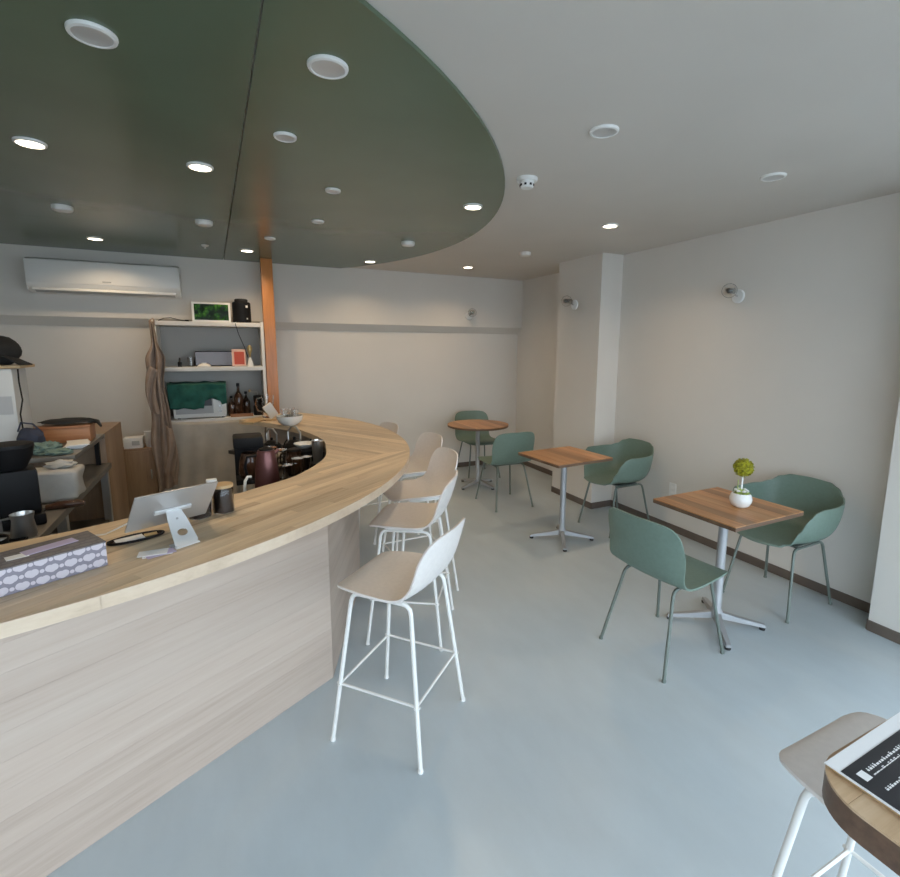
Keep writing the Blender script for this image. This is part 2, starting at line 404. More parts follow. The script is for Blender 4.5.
def drum(x, y, z, label, r=.055, h=.03):
    t = thing('ceiling_speaker', label, 'ceiling device', (x, y, z), 0, 'white drums on the ceiling')
    MB().lathe([(0, -h), (r*.86, -h), (r*.95, -h*.85), (r, -h*.5), (r, -.0005), (0, -.0005)], 28).build('housing', 'white_plastic', t)
    MB().lathe([(r*.3, -h-.001), (r*.55, -h-.001), (r*.55, -h+.002), (r*.3, -h+.002)], 24).build('grille_ring', 'light_trim', t)
drum(-.857, 3.993, GZ, 'white round drum on the green ceiling over the bench, before the air conditioner')
drum(-.077, 4.007, GZ, 'white round drum on the green ceiling beside the long joint')
drum(1.411, 4.012, GZ, 'white round drum near the far curved rim of the green ceiling')
drum(2.548, 4.014, H, 'white round drum on the pale ceiling in front of the white pillar')
t = thing('smoke_detector', 'white smoke detector with slotted nose on the pale ceiling by the green rim', 'smoke detector', (1.46, 2.297, H))
MB().lathe([(0, -.018), (.05, -.018), (.054, -.012), (.054, -.0005), (0, -.0005)], 28).build('base', 'white_plastic', t)
MB().lathe([(0, -.05), (.028, -.05), (.034, -.044), (.036, -.018), (0, -.018)], 24).build('sensor_head', 'white_plastic', t)
for k in range(8):
    a = 2*PI*k/8; MB().box((.0345*math.cos(a), .0345*math.sin(a), -.036), (.006, .011, .010), a).build('slot', 'black_plastic', t)
t = thing('sprinkler_head', 'small pale sprinkler cup on the green ceiling before the back wall', 'ceiling device', (-.1, 4.934, GZ))
MB().lathe([(0, -.012), (.022, -.012), (.03, -.004), (.03, -.0005), (0, -.0005)], 20).build('cup', 'reflector', t)
MB().lathe([(0, -.028), (.008, -.028), (.006, -.012), (0, -.012)], 12).build('nozzle', 'reflector', t)

# ------------------------------------------------------------------ wall lamps
def wall_lamp(loc, rz, label):
    """local -y points out of the wall"""
    t = thing('wall_lamp', label, 'wall lamp', loc, rz, 'glass globe wall lamps')
    out = Matrix.Rotation(PI/2, 3, 'X')          # z -> -y
    MB().lathe([(0, .0005), (.050, .0005), (.050, .008), (.044, .013), (0, .014)], 28, M=out).build('wall_plate', 'light_trim', t)
    MB().tube([(0, -.012, 0), (0, -.03, .004), (-.0, -.05, .026)], .007).build('arm', 'chrome', t)
    MB().lathe([(0, .0), (.02, .0), (.022, .01), (.022, .04), (.012, .045), (0, .045)], 20, (0, -.045, .034), out).build('socket', 'steel', t)
    MB().lathe([(0, .045), (.014, .05), (.02, .066), (.014, .082), (0, .088)], 16, (0, -.045, .034), out).build('bulb', 'light_trim', t)
    m = MB(); R_ = .052
    pr = [(R_*math.sin(a), .06-R_*math.cos(a)) for a in [.42+(PI-.42)*k/18 for k in range(18)]]+[(0, .06+R_)]
    m.lathe(pr+[], 28, (0, -.045, .034), out); b = m.build('glass_globe', 'clear_glass', t)
    s = b.modifiers.new('s', 'SOLIDIFY'); s.thickness = .002
wall_lamp((XR, 2.475, 1.965), PI/2*-1, 'clear glass globe wall lamp on the long right wall above the ball plant table')
wall_lamp((XP, 4.06, 2.005), -PI/2, 'clear glass globe wall lamp on the face of the white pillar')
wall_lamp((2.79, YB, 1.97), 0, 'clear glass globe wall lamp on the back wall near the corner')
t = thing('wall_socket', 'white power socket low on the right wall beside the table', 'socket', (XR, 2.933, .367))
MB().span((-.008, -.036, -.06), (-.0003, .036, .06), bev=.002).build('plate', 'white_plastic', t)
for z in (-.022, .022): MB().span((-.0095, -.017, z-.012), (-.0075, .017, z+.012)).build('outlet', 'light_trim', t)

# ------------------------------------------------------------------ air conditioner
t = thing('air_conditioner', 'long white wall air conditioner under the green ceiling', 'air conditioner', (-.915, YB, 2.03))
W_ = 1.13
prof = [(-.001, .292), (-.13, .292), (-.185, .275), (-.205, .22), (-.205, .075), (-.19, .045), (-.15, .012), (-.09, 0), (-.001, 0)]
m = MB(); A = [m.bm.verts.new((-W_/2, y, z)) for y, z in prof]; B = [m.bm.verts.new((W_/2, y, z)) for y, z in prof]
m.bm.faces.new(A); m.bm.faces.new(B[::-1])
for i in range(len(prof)): m.bm.faces.new((A[i], A[(i+1) % len(prof)], B[(i+1) % len(prof)], B[i]))
m.build('body', 'white_plastic', t)
MB().span((-W_/2+.01, -.212, .078), (W_/2-.01, -.2055, .268), bev=.003).build('front_panel', 'white_plastic', t)
MB().box((0, -.186, .035), (W_-.07, .006, .046), rx=-.75, bev=.002).build('louvre', 'light_trim', t)
MB().box((0, -.150, .011), (W_-.09, .05, .004), rx=-.28).build('vent_slot', 'label_grey', t)
MB().span((-.03, -.2135, .098), (.035, -.2121, .110)).build('nameplate', 'label_grey', t)
for s in (-1, 1): MB().span((s*W_/2-.004, -.19, .02), (s*W_/2+.004, -.004, .27), bev=.003).build('end_cap', 'white_plastic', t)

# ------------------------------------------------------------------ counter
INN = [(-100, 1.70), (-63, 1.70), (-53, 1.70), (-47, 1.79), (-36, 1.845), (-26, 1.845), (-10, 1.80), (13, 1.74), (43, 1.726), (60, 1.726)]
def inner_r(deg): return lerp_tab(INN, deg)
A0, A1 = -100.0, 44.5
TOPZ, THK = .90, .040
def ring_bm():
    b = bmesh.new(); n = 116; rows = []
    for k in range(n+1):
        f = k/n; ao = A0+(A1-2-A0)*f; ai = A0+(A1-1.0-A0)*f; ri = inner_r(ai); row = []
        po_ = V(CX+(CRO-.005)*math.cos(math.radians(ao)), CY+(CRO-.005)*math.sin(math.radians(ao)), 0)
        pi_ = V(CX+ri*math.cos(math.radians(ai)), CY+ri*math.sin(math.radians(ai)), 0)
        rows.append((b.verts.new(pi_), b.verts.new(po_)))
    for a, c in zip(rows, rows[1:]): b.faces.new((a[0], a[1], c[1], c[0]))
    return b
base_ring = ring_bm()
ctop = thing('countertop', 'pale oak countertop curving in a wide arc, made of glued strips', 'countertop', (CX+2.05*math.cos(-.6), CY+2.05*math.sin(-.6), TOPZ-THK))
org = ctop.location
seam_a, seam_b = V(.498, 2.945, 0), V(1.06, 3.07, 0)
sd = (seam_b-seam_a).normalized(); sn = V(sd.y, -sd.x, 0)       # towards the near part
def cut(b, co, no): bmesh.ops.bisect_plane(b, geom=b.verts[:]+b.edges[:]+b.faces[:], plane_co=co, plane_no=no, clear_outer=True)
WST = .046
def islands(bb):
    left = set(bb.faces); out = []
    while left:
        f0 = left.pop(); comp = {f0}; st = [f0]
        while st:
            f = st.pop()
            for e_ in f.edges:
                for g_ in e_.link_faces:
                    if g_ in left: left.discard(g_); comp.add(g_); st.append(g_)
        nb = bmesh.new()
        vm = {}
        for f in comp:
            for v in f.verts:
                if v not in vm: vm[v] = nb.verts.new(v.co)
            nb.faces.new([vm[v] for v in f.verts])
        out.append(nb)
    bb.free(); return out
def plank_piece(bb, nm):
    bb.normal_update()
    r = bmesh.ops.extrude_face_region(bb, geom=bb.faces[:]); dz = random.uniform(-.00025, 0)
    for v in bb.verts: v.co.z = 0
    for v in r['geom']:
        if isinstance(v, bmesh.types.BMVert): v.co.z = THK+dz
    for v in bb.verts: v.co -= V(org.x, org.y, 0)
    m = MB(); m.join(bb); m.build('plank', nm, ctop, smooth=False)
for nm, ang, side in (('top_oak_near', G1, 1), ('top_oak_far', G2, -1)):
    half = base_ring.copy(); cut(half, seam_a+sn*side*.0004, -sn*side)
    d = V(math.cos(ang), math.sin(ang), 0); q = V(-d.y, d.x, 0)
    vs = [v.co.dot(q) for v in half.verts]; lo, hi = min(vs), max(vs); k = 0
    while lo+k*WST < hi:
        b = half.copy(); s0 = lo+k*WST; k += 1
        cut(b, q*(s0+WST-.0004), q); cut(b, q*(s0+.0002), -q)
        if not b.faces: b.free(); continue
        bmesh.ops.dissolve_limit(b, angle_limit=.001, verts=b.verts, edges=b.edges)
        # stagger the strip lengths with butt joints
        us = [v.co.dot(d) for v in b.verts]; u0, u1 = min(us), max(us); cuts = [u0-.01]; x = u0+random.uniform(.25, .9)
        while x < u1-.2: cuts.append(x); x += random.uniform(.6, 1.1)
        cuts.append(u1+.01)
        for c0, c1 in zip(cuts, cuts[1:]):
            bb = b.copy(); cut(bb, d*(c1-.0003), d); cut(bb, d*(c0+.0003), -d)
            if not bb.faces: bb.free(); continue
            pieces = islands(bb)
            for bb in pieces: plank_piece(bb, nm)
        b.free()
    half.free()
base_ring.free()
# lipping round the outer edge, in lengths
a = A0
while a < A1-2.1:
    a2 = min(a+15.2, A1-2); n = 14; m = MB()
    def lip(u, v, a=a, a2=a2):
        t_ = math.radians(a+(a2-a-.03)*u); rr = CRO-.0045 if v in (0, .75, 1) and v != .25 else CRO
        rr = (CRO-.0045, CRO, CRO, CRO-.0045, CRO-.0045)[int(round(v*4))]; z = (0, 0, THK+.0004, THK+.0004, 0)[int(round(v*4))]
        return V(CX+rr*math.cos(t_)-org.x, CY+rr*math.sin(t_)-org.y, z)
    m.grid(lip, n, 4); bmesh.ops.remove_doubles(m.bm, verts=m.bm.verts, dist=1e-5)
    m.build('edge_band', 'edge_oak', ctop); a = a2

cb = thing('counter_base', 'pale plank-clad counter base standing in straight facets under the round top', 'counter', (.385, 2.215, 0))
bp = [(-1.62, 1.085), (.376, 2.222), (.735, 3.13), (.80, 4.2), (.36, 4.86)]
for i, (p, q) in enumerate(zip(bp, bp[1:])):
    p, q = V(*p, 0), V(*q, 0); d = (q-p).normalized(); n_ = V(-d.y, d.x, 0); L_ = (q-p).length; rz = math.atan2(d.y, d.x)
    o_ = p-V(cb.location.x, cb.location.y, 0)
    back = MB().span((0.002, .016, .001), (L_-.002, .034, TOPZ-THK-.001)).build('base_panel', 'pale_panel', cb)
    back.location = o_; back.rotation_euler = (0, 0, rz)
    for k in range(10):
        hh = (TOPZ-THK-.002)/10
        MB().span((0, 0, .001+k*hh), (L_, .0155+random.uniform(-.0003, .0003), .001+(k+1)*hh-.0004)).build('plank', 'pale_panel', back, smooth=False)
# staff-side work ledge, lower than the top
wl = thing('work_ledge', 'dark lower work ledge behind the curved countertop, crowded with brewing things', 'counter', (-.0, 3.6, 0))
pts = []
for k in range(31):
    a_ = math.radians(-52+88*k/30); pts.append((CX+1.93*math.cos(a_), CY+1.93*math.sin(a_)-3.6))
for k in range(31):
    a_ = math.radians(36-88*k/30); pts.append((CX+1.42*math.cos(a_), CY+1.42*math.sin(a_)-3.6))
LZ = .69
MB().prism(pts, LZ-.03, LZ).build('ledge_top', 'ledge_black', wl)
for a_ in (-50, -20, 8, 34):
    for r_ in (1.46, 1.88):
        x, y = CX+r_*math.cos(math.radians(a_)), CY+r_*math.sin(math.radians(a_))-3.6
        MB().tube([(x, y, 0), (x, y, LZ-.031)], .018, 12).build('leg', 'steel', wl)

# ------------------------------------------------------------------ chairs and stools
def shell(prof, nu, nv, dish_seat, dish_back):
    """prof: (y, z, half width, dish) down the middle from seat front to back top"""
    P = catmull([V(y, z, hw) for y, z, hw in prof], nv); bm = bmesh.new(); rows = []
    for j, p in enumerate(P):
        a, b = P[max(j-1, 0)], P[min(j+1, nv)]; ty, tz = b.x-a.x, b.y-a.y; l = math.hypot(ty, tz) or 1
        ny, nz = tz/l, -ty/l                       # towards the sitter
        if nz < 0 and ny < 0: ny, nz = -ny, -nz
        f = min(1, max(0, (p.y-prof[0][1])/(.18))); wmax = max(q[2] for q in prof); f = f*f*(3-2*f); k = dish_seat+(dish_back-dish_seat)*f; g_ = min(1, j/nv/.30); k *= g_*g_*(3-2*g_); row = []
        for i in range(nu+1):
            u = -1+2*i/nu; x = p.z*math.sin(u*PI/2*.86)/math.sin(PI/2*.86); e_ = abs(x/wmax)**2.2*k
            row.append(bm.verts.new((x, p.x+ny*e_, p.y+nz*e_)))
        rows.append(row)
    for A, B in zip(rows, rows[1:]):
        for i in range(nu): bm.faces.new((A[i], A[i+1], B[i+1], B[i]))
    m = MB(); m.bm.free(); m.bm = bm; return m
def finish_shell(m, name, mt, t, thick=.009):
    o = m.build(name, mt, t, recalc=True)
    s = o.modifiers.new('thickness', 'SOLIDIFY'); s.thickness = thick; s.offset = -1
    b = o.modifiers.new('soft_rim', 'BEVEL'); b.width = .003; b.segments = 2; b.limit_method = 'ANGLE'; b.angle_limit = math.radians(50)
    return o
def leg_set(t, tops, feet, r, mt, rail_z):
    for (x, y), (fx, fy) in zip(tops, feet):
        sx = 1 if y > 0 else -1
        # tube: floor to bend under the seat
        top = V(x, y, rail_z); ft = V(fx, fy, .006); dr = (top-ft).normalized(); p1 = top-dr*.035; p2 = top+V(0, -sx*.035, 0)
        MB().tube([ft, ft+dr*.02, p1]+[p1.lerp(top, k/3).lerp(top.lerp(p2, k/3), k/3) for k in (1, 2, 3)], r, 10).build('leg', mt, t)
        MB().lathe([(0, 0), (r*1.25, 0), (r*1.3, .008), (r*1.05, .014), (0, .014)], 12, (fx, fy, 0)).build('foot_cap', mt, t)
    for s in (0, 1):
        (x, y), (x2, y2) = tops[2*s], tops[2*s+1]
        MB().tube([(x, y-.035, rail_z), (x2, y2+.035, rail_z)], r, 10, cap=True).build('seat_rail', mt, t)
def make_stool():
    t = thing('bar_stool', 'x', 'bar stool')
    pr = [(.213, .634, .085), (.206, .645, .135), (.172, .653, .178), (.06, .649, .205), (-.05, .645, .209), (-.12, .658, .208), (-.168, .698, .204),
          (-.198, .752, .199), (-.218, .810, .192), (-.230, .854, .176), (-.237, .881, .150), (-.240, .897, .112), (-.241, .904, .055)]
    finish_shell(shell(pr, 22, 44, .020, .045), 'seat_shell', 'white_shell', t)
    tops = [(-.145, .135), (-.145, -.125), (.145, .135), (.145, -.125)]
    feet = [(-.207, .205), (-.207, -.195), (.207, .205), (.207, -.195)]
    leg_set(t, tops, feet, .0088, 'white_metal', .625)
    z = .245; f = z/.62
    rp = [V(fx+(x-fx)*f, fy+(y-fy)*f, z) for (x, y), (fx, fy) in zip(tops, feet)]
    for i, j in ((0, 1), (2, 3), (0, 2), (1, 3)):
        d = (rp[j]-rp[i]).normalized(); MB().tube([rp[i]-d*.014, rp[j]+d*.014], .0054, 8).build('footrest_bar', 'white_metal', t)
    for s in (-.07, .09): MB().tube([(-.145, s, .625), (.145, s, .625)], .007, 8).build('cross_bar', 'white_metal', t)
    MB().span((-.15, -.09, .6325), (.15, .11, .638)).build('mount_plate', 'white_metal', t)
    return t
def make_side_chair():
    t = thing('side_chair', 'x', 'chair')
    pr = [(.245, .425, .125), (.240, .440, .168), (.205, .453, .205), (.08, .447, .224), (-.06, .438, .228), (-.14, .448, .228), (-.19, .490, .228),
          (-.217, .560, .229), (-.237, .635, .228), (-.251, .698, .219), (-.259, .736, .200), (-.264, .759, .168), (-.266, .771, .122), (-.267, .776, .06)]
    finish_shell(shell(pr, 22, 44, .012, .055), 'seat_shell', 'green_shell', t)
    tops = [(-.15, .15), (-.15, -.135), (.15, .15), (.15, -.135)]
    feet = [(-.205, .225), (-.205, -.235), (.205, .225), (.205, -.235)]
    leg_set(t, tops, feet, .0085, 'green_metal', .420)
    for s in (-.08, .1): MB().tube([(-.15, s, .420), (.15, s, .420)], .007, 8).build('cross_bar', 'green_metal', t)
    MB().span((-.15, -.1, .428), (.15, .12, .434)).build('mount_plate', 'green_metal', t)
    return t
def make_armchair():
    t = thing('armchair', 'x', 'chair')
    HZ = [(0, .768), (24, .764), (36, .745), (48, .708), (60, .690), (90, .686), (110, .686), (118, .672), (126, .625), (134, .545), (142, .474), (152, .447), (180, .440)]
    def sup(a, w, d, n=2.5):
        c, s = math.cos(a), math.sin(a); r = (abs(c/d)**n+abs(s/w)**n)**(-1/n); return r*s, -r*c       # a = 0 is the back
    def fn(u, v):
        a = -PI+2*PI*u; deg = abs(math.degrees(a)); zr = lerp_tab(HZ, deg); high = max(0, min(1, (zr-.44)/.3))
        wx = .235+.055*high; dy = .255+.01*high if deg < 90 else .265
        x, y = sup(a, wx, dy, 2.6); t_ = .02+.98*v
        h = math.sin(t_*PI/2)**.75; q = (1-math.cos(t_*PI/2))**1.8
        z0 = .436; lean = 1+.04*high*(q-1)
        return V(x*h*lean, y*h*lean, z0+(zr-z0)*q-(.010*(1-high)*(v**6)))
    m = MB(); m.grid(fn, 120, 30, closed_u=True)
    m.bm.verts.ensure_lookup_table(); m.bm.faces.new([m.bm.verts[k] for k in range(120)][::-1])     # close the middle of the seat
    finish_shell(m, 'seat_shell', 'green_shell', t, .009)
    tops = [(-.16, .15), (-.16, -.145), (.16, .15), (.16, -.145)]
    feet = [(-.205, .225), (-.205, -.235), (.205, .225), (.205, -.235)]
    leg_set(t, tops, feet, .0085, 'green_metal', .417)
    for s in (-.08, .1): MB().tube([(-.16, s, .417), (.16, s, .417)], .007, 8).build('cross_bar', 'green_metal', t)
    MB().span((-.15, -.1, .422), (.15, .12, .428)).build('mount_plate', 'green_metal', t)
    return t
def face(dx, dy): return math.atan2(dy, dx)-PI/2
st0 = make_stool(); GRP = 'off-white bar stools'
stools = [((.592, 1.822), None, 'off-white bar stool at the counter, nearest the window end, back fully in view'),
          ((.880, 2.480), None, 'second off-white bar stool along the counter, behind the first one'),
          ((1.085, 2.955), (-1, -.02), 'third and middle off-white bar stool along the counter curve'),
          ((1.225, 3.545), (-1, -.12), 'fourth off-white bar stool along the counter, beside the widest bulge of the top'),
          ((1.085, 4.20), None, 'last off-white bar stool of the counter, only its back showing above the top'),
          ((1.258, .395), (0, 1), 'off-white bar stool tucked under the high table with the menu')]
for i, ((x, y), f_, lab) in enumerate(stools):
    o = st0 if i == 0 else copy_tree(st0)
    dx, dy = f_ or (CX-x, CY-y)
    place(o, (x, y, 0), face(dx, dy), lab, GRP)
sc0 = make_side_chair()
place(sc0, (2.02, 1.733, 0), face(1, .07), 'sage green armless chair in front of the table with the ball plant', 'sage green chairs')
place(copy_tree(sc0), (2.49, 4.225, 0), face(.03, 1), 'sage green armless chair between the round table and the bare square table', 'sage green chairs')
place(copy_tree(sc0), (2.755, 5.33, 0), face(-.08, -1), 'sage green chair behind the round table against the back wall', 'sage green chairs')
ac0 = make_armchair()
place(ac0, (3.085, 1.79, 0), face(-1, -.03), 'sage green tub armchair behind the table with the ball plant', 'sage green chairs')
place(copy_tree(ac0), (3.05, 3.225, 0), face(-1, 0), 'sage green tub armchair at the bare square table beside the pillar', 'sage green chairs')

# ------------------------------------------------------------------ tables
def star_base(t, L_, ang0, z_top, r=.0245):
    MB().lathe([(0, .05), (r*1.35, .05), (r*1.35, .085), (r, .10), (r, z_top-.03), (0, z_top-.03)], 24).build('column', 'grey_metal', t)
    for k in range(4):
        a_ = ang0+k*PI/2; c, s = math.cos(a_), math.sin(a_); m = MB(); n = 9
        def fn(u, v, c=c, s=s):
            d = .012+u*(L_-.012); wd = .021-.007*u; zt = .088-.055*u**.8; zb = .045-.030*u; 
            if u > .94: zt = zt*.9
            x_, z_ = ((-wd, zb), (wd, zb), (wd*.8, zt), (-wd*.8, zt), (-wd, zb))[int(round(v*4))]
            return V(c*d-s*x_, s*d+c*x_, z_)
        m.grid(fn, n, 4); bmesh.ops.remove_doubles(m.bm, verts=m.bm.verts, dist=1e-5); bmesh.ops.holes_fill(m.bm, edges=m.bm.edges, sides=0)
        l = m.build('leg', 'grey_metal', t)
        MB().lathe([(0, 0), (.016, 0), (.017, .01), (.012, .018), (0, .018)], 14, (c*(L_-.014), s*(L_-.014), 0)).build('glide', 'black_rubber', l)
    MB().span((-.11, -.11, z_top-.032), (.11, .11, z_top-.027)).build('mount_plate', 'black_plastic', t)
def square_table(loc, rz, sx, sy, label, a0):
    t = thing('square_table', label, 'table', loc, rz, 'square teak cafe tables')
    tp = MB().span((-sx/2, -sy/2, .695), (sx/2, sy/2, .7145), bev=.0015).build('table_top', 'walnut_edge', t)
    n = 7; wd = sx/n
    for k in range(n):
        MB().span((-sx/2+k*wd+.0003, -sy/2, .7146), (-sx/2+(k+1)*wd-.0003, sy/2, .7200), bev=.0006, seg=1).build('plank', 'teak_top', tp)
    star_base(t, .262, a0, .722)
    return t
square_table((2.473, 1.7525, 0), .01, .559, .5176, 'square teak table carrying the ball plant in a white pot', math.radians(51))
square_table((2.440, 3.176, 0), .059, .553, .516, 'bare square teak table before the white pillar', math.radians(56))
t = thing('round_table', 'round teak table in the far corner by the back wall', 'table', (2.535, 4.90, 0))
R_ = .345
tp = MB().lathe([(0, .695), (R_-.002, .695), (R_, .697), (R_, .7125), (R_-.002, .7145), (0, .7145)], 56).build('table_top', 'walnut_edge', t)
for k in range(8):
    x0, x1 = -R_+k*R_/4+.0004, -R_+(k+1)*R_/4-.0004; b = bmesh.new()
    b.faces.new([b.verts.new((R_*math.cos(2*PI*i/72), R_*math.sin(2*PI*i/72), .7146)) for i in range(72)])
    cut(b, (x0, 0, 0), (-1, 0, 0)); cut(b, (x1, 0, 0), (1, 0, 0))
    r = bmesh.ops.extrude_face_region(b, geom=b.faces[:])
    for v in r['geom']:
        if isinstance(v, bmesh.types.BMVert): v.co.z = .72
    m = MB(); m.join(b); m.build('plank', 'teak_top', tp, smooth=False)
star_base(t, .25, math.radians(20), .722)
# high table by the window, rounded corners, only its corner in view
t = thing('high_table', 'high wooden table with thick dark rounded edge, menu lying on it', 'table', (1.09, .12, 0))
def rrect(x0, x1, y0, y1, r, n=10):
    P = []
    for cx_, cy_, a0 in ((x1-r, y1-r, 0), (x0+r, y1-r, 90), (x0+r, y0+r, 180), (x1-r, y0+r, 270)):
        for k in range(n+1):
            a_ = math.radians(a0+90*k/n); P.append((cx_+r*math.cos(a_), cy_+r*math.sin(a_)))
    return P
HT = .98
RP = rrect(-.374, .46, -.36, .232, .078)
tp = MB().prism(RP, HT-.042, HT-.004).build('table_top', 'walnut_edge', t)
lo = -.36
for k in range(10):
    y0, y1 = lo+k*.0593, lo+(k+1)*.0593; b = bmesh.new(); b.faces.new([b.verts.new((x, y, HT-.0039)) for x, y in RP])
    cut(b, (0, y0+.0003, 0), (0, -1, 0)); cut(b, (0, y1-.0003, 0), (0, 1, 0))
    if not b.faces: b.free(); continue
    r = bmesh.ops.extrude_face_region(b, geom=b.faces[:])
    for v in r['geom']:
        if isinstance(v, bmesh.types.BMVert): v.co.z = HT
    m = MB(); m.join(b); m.build('plank', 'oak_table', tp, smooth=False)
star_base(t, .25, math.radians(45), HT-.012)

# menu on the high table
t = thing('menu', 'black printed menu sheet with white border on a thin wooden board', 'menu', (.754, .343, HT+.0003), math.radians(1.3))
t.scale = (.883, .883, 1)
MB().span((.004, -.285, .0004), (.40, -.004, .005)).build('board', 'lid_wood', t)
MB().span((0, -.28, .0055), (.41, 0, .0070)).build('paper_sheet', 'paper_white', t)
MB().span((.004, -.276, .0071), (.406, -.022, .0076)).build('black_print', 'print_black', t)
pm = MB(); pm.span((.020, -.052, .0077), (.037, -.036, .0079)); pm.build('logo', 'paper_white', t)
tx = MB(); random.seed(3)
def text_row(x, y, n, h, wmin, wmax, gap=.004):
    for k in range(n):
        w_ = random.uniform(wmin, wmax); hh = h*random.uniform(.7, 1)
        tx.span((x, y, .0077), (x+w_, y+hh, .0079))
        if random.random() < .6: tx.span((x+w_*.2, y+hh+.0008, .0077), (x+w_*.8, y+hh+.0022, .0079))
        x += w_+gap
text_row(.045, -.043, 16, .0036, .0035, .007, .0025); text_row(.045, -.051, 14, .0018, .004, .009, .0015)
text_row(.175, -.046, 7, .008, .007, .012, .004)
for i, y in enumerate((-.075, -.100, -.112, -.135, -.148, -.172, -.185, -.21, -.235, -.255)):
    text_row(.030+.010*(i % 3), y, 40 if i % 2 == 0 else 28, .0032, .003, .007, .0022)
tx.build('lettering', 'paper_white', t)

# ball plant on the teak table
random.seed(11)
t = thing('potted_plant', 'yellow-green ball topiary in a round white pot on the teak table', 'plant', (2.512, 1.694, .7203))
MB().lathe([(0, 0), (.030, 0), (.046, .012), (.056, .034), (.057, .050), (.050, .072), (.044, .080), (.040, .078), (.045, .068), (.05, .05), (0, .045)], 36).build('pot', 'ceramic_white', t)
MB().lathe([(0, .045), (.041, .062), (.041, .070), (0, .074)], 24).build('moss', 'leaf_yellow', t)
MB().tube([(0, 0, .06), (.003, .002, .11), (-.001, 0, .19)], .005, 8).build('stem', 'paper_white', t)
MB().tube([(-.016, .004, .07), (-.026, .006, .12), (-.028, .004, .155)], .0022, 6).build('stem', 'leaf_light', t)
def leaves(cen, rad, n, size, name, mt, flat=1.0, jit=.15):
    m = MB(); bm = m.bm
    for k in range(n):
        d = V(random.gauss(0, 1), random.gauss(0, 1), random.gauss(0, 1)).normalized()
        p = Vector(cen)+V(d.x, d.y, d.z*flat)*rad*random.uniform(1-jit, 1.06)
        t1 = d.orthogonal().normalized(); t1.rotate(Matrix.Rotation(random.uniform(0, 6.28), 3, d)); t2 = d.cross(t1)
        s = size*random.uniform(.7, 1.3); tip = p+(t1*.8+d*.55)*s
        vs = [bm.verts.new(x) for x in (p-t1*.2*s, p+t2*.38*s+t1*.3*s+d*.2*s, tip, p-t2*.38*s+t1*.3*s+d*.2*s)]
        c = bm.verts.new(p+t1*.3*s+d*.05*s)
        for a_, b_ in zip(vs, vs[1:]+vs[:1]): bm.faces.new((a_, b_, c))
    return m.build(name, mt, t, smooth=False, recalc=False)
MB().blob((0, 0, .222), (.043, .043, .043), .1, 6, 3).build('ball_core', 'leaf_yellow', t)
leaves((0, 0, .222), .046, 1000, .010, 'ball_leaves', 'leaf_yellow')['kind'] = 'stuff'
leaves((0, 0, .078), .036, 130, .016, 'sprig_leaves', 'leaf_light', .45, .5)['kind'] = 'stuff'
for k in range(6):
    a_ = k*1.05; MB().blob((.028*math.cos(a_), .028*math.sin(a_), .094), (.010, .010, .007), .35, 3, 2, k).build('blossom', 'paper_white', t)

# ------------------------------------------------------------------ things on the counter
def on_line(p, d, s): return p+d*s
bd = V(.222, .123, 0).normalized()
t = thing('gift_box', 'long flat gift box in lavender cloud-patterned paper on the counter', 'box', (-.372, 1.803, TOPZ+.0005), math.atan2(bd.y, bd.x))
MB().span((-.46, 0, 0), (0, .150, .0745), bev=.001).build('box_body', 'gift_side', t)
MB().span((-.462, -.0015, .0748), (.0015, .1515, .0785), bev=.001).build('lid', 'gift_top', t)
MB().box((-.115, .085, .0795), (.13, .045, .0014), math.radians(6)).build('paper_slip', 'lavender_paper', t)
MB().box((-.195, .07, .0793), (.05, .035, .0012), math.radians(-4)).build('paper_slip', 'paper_white', t)
# tablet on its stand, screen to the staff side
bl, br = V(-.357, 2.005, .932), V(-.108, 2.122, .932); tl, tr_ = V(-.303, 1.915, 1.076), V(-.056, 2.028, 1.076)
t = thing('tablet', 'silver tablet leaning on a stand, screen turned to the staff', 'tablet', (-.155, 1.90, TOPZ))
ex = (br-bl).normalized(); ey = (tl-bl); Wt = (br-bl).length; Ht = ey.length; ey.normalize(); ez = ex.cross(ey)
Mt = Matrix((ex, ey, ez)).transposed().to_4x4(); Mt.translation = (bl+br)/2-t.location
def in_tab(m, name, mt_):
    bmesh.ops.transform(m.bm, matrix=Mt, verts=m.bm.verts); return m.build(name, mt_, t)
sgn = -1 if ez.y < 0 else 1        # local +z of the tablet: towards customers when ez.y < 0
front = 1 if ez.y > 0 else -1
in_tab(MB().span((-Wt/2, 0, -.004), (Wt/2, Ht, .004), bev=.003), 'back_shell', 'tablet_grey')
in_tab(MB().span((-Wt/2+.006, .006, front*.0042), (Wt/2-.006, Ht-.006, front*.0052)), 'screen', 'print_black')
in_tab(MB().span((-.062, .072, -front*.0042), (.062, .088, -front*.0125), bev=.002), 'hinge_bar', 'aluminium')
sp = MB(); bm = sp.bm; n = 28
foot0, foot1 = V(-.190, 1.852, 0)-V(t.location.x, t.location.y, 0), V(-.122, 1.893, 0)-V(t.location.x, t.location.y, 0)
hb = Mt @ V(0, .078, -front*.011); fx_ = (foot1-foot0).normalized(); mid = (foot0+foot1)/2+V(0, 0, .003)
upv = (hb-mid); Lh = upv.length; upv.normalize(); nv = fx_.cross(upv).normalized()
outer, inner = [], []; hc, hr = .36*Lh, .0175
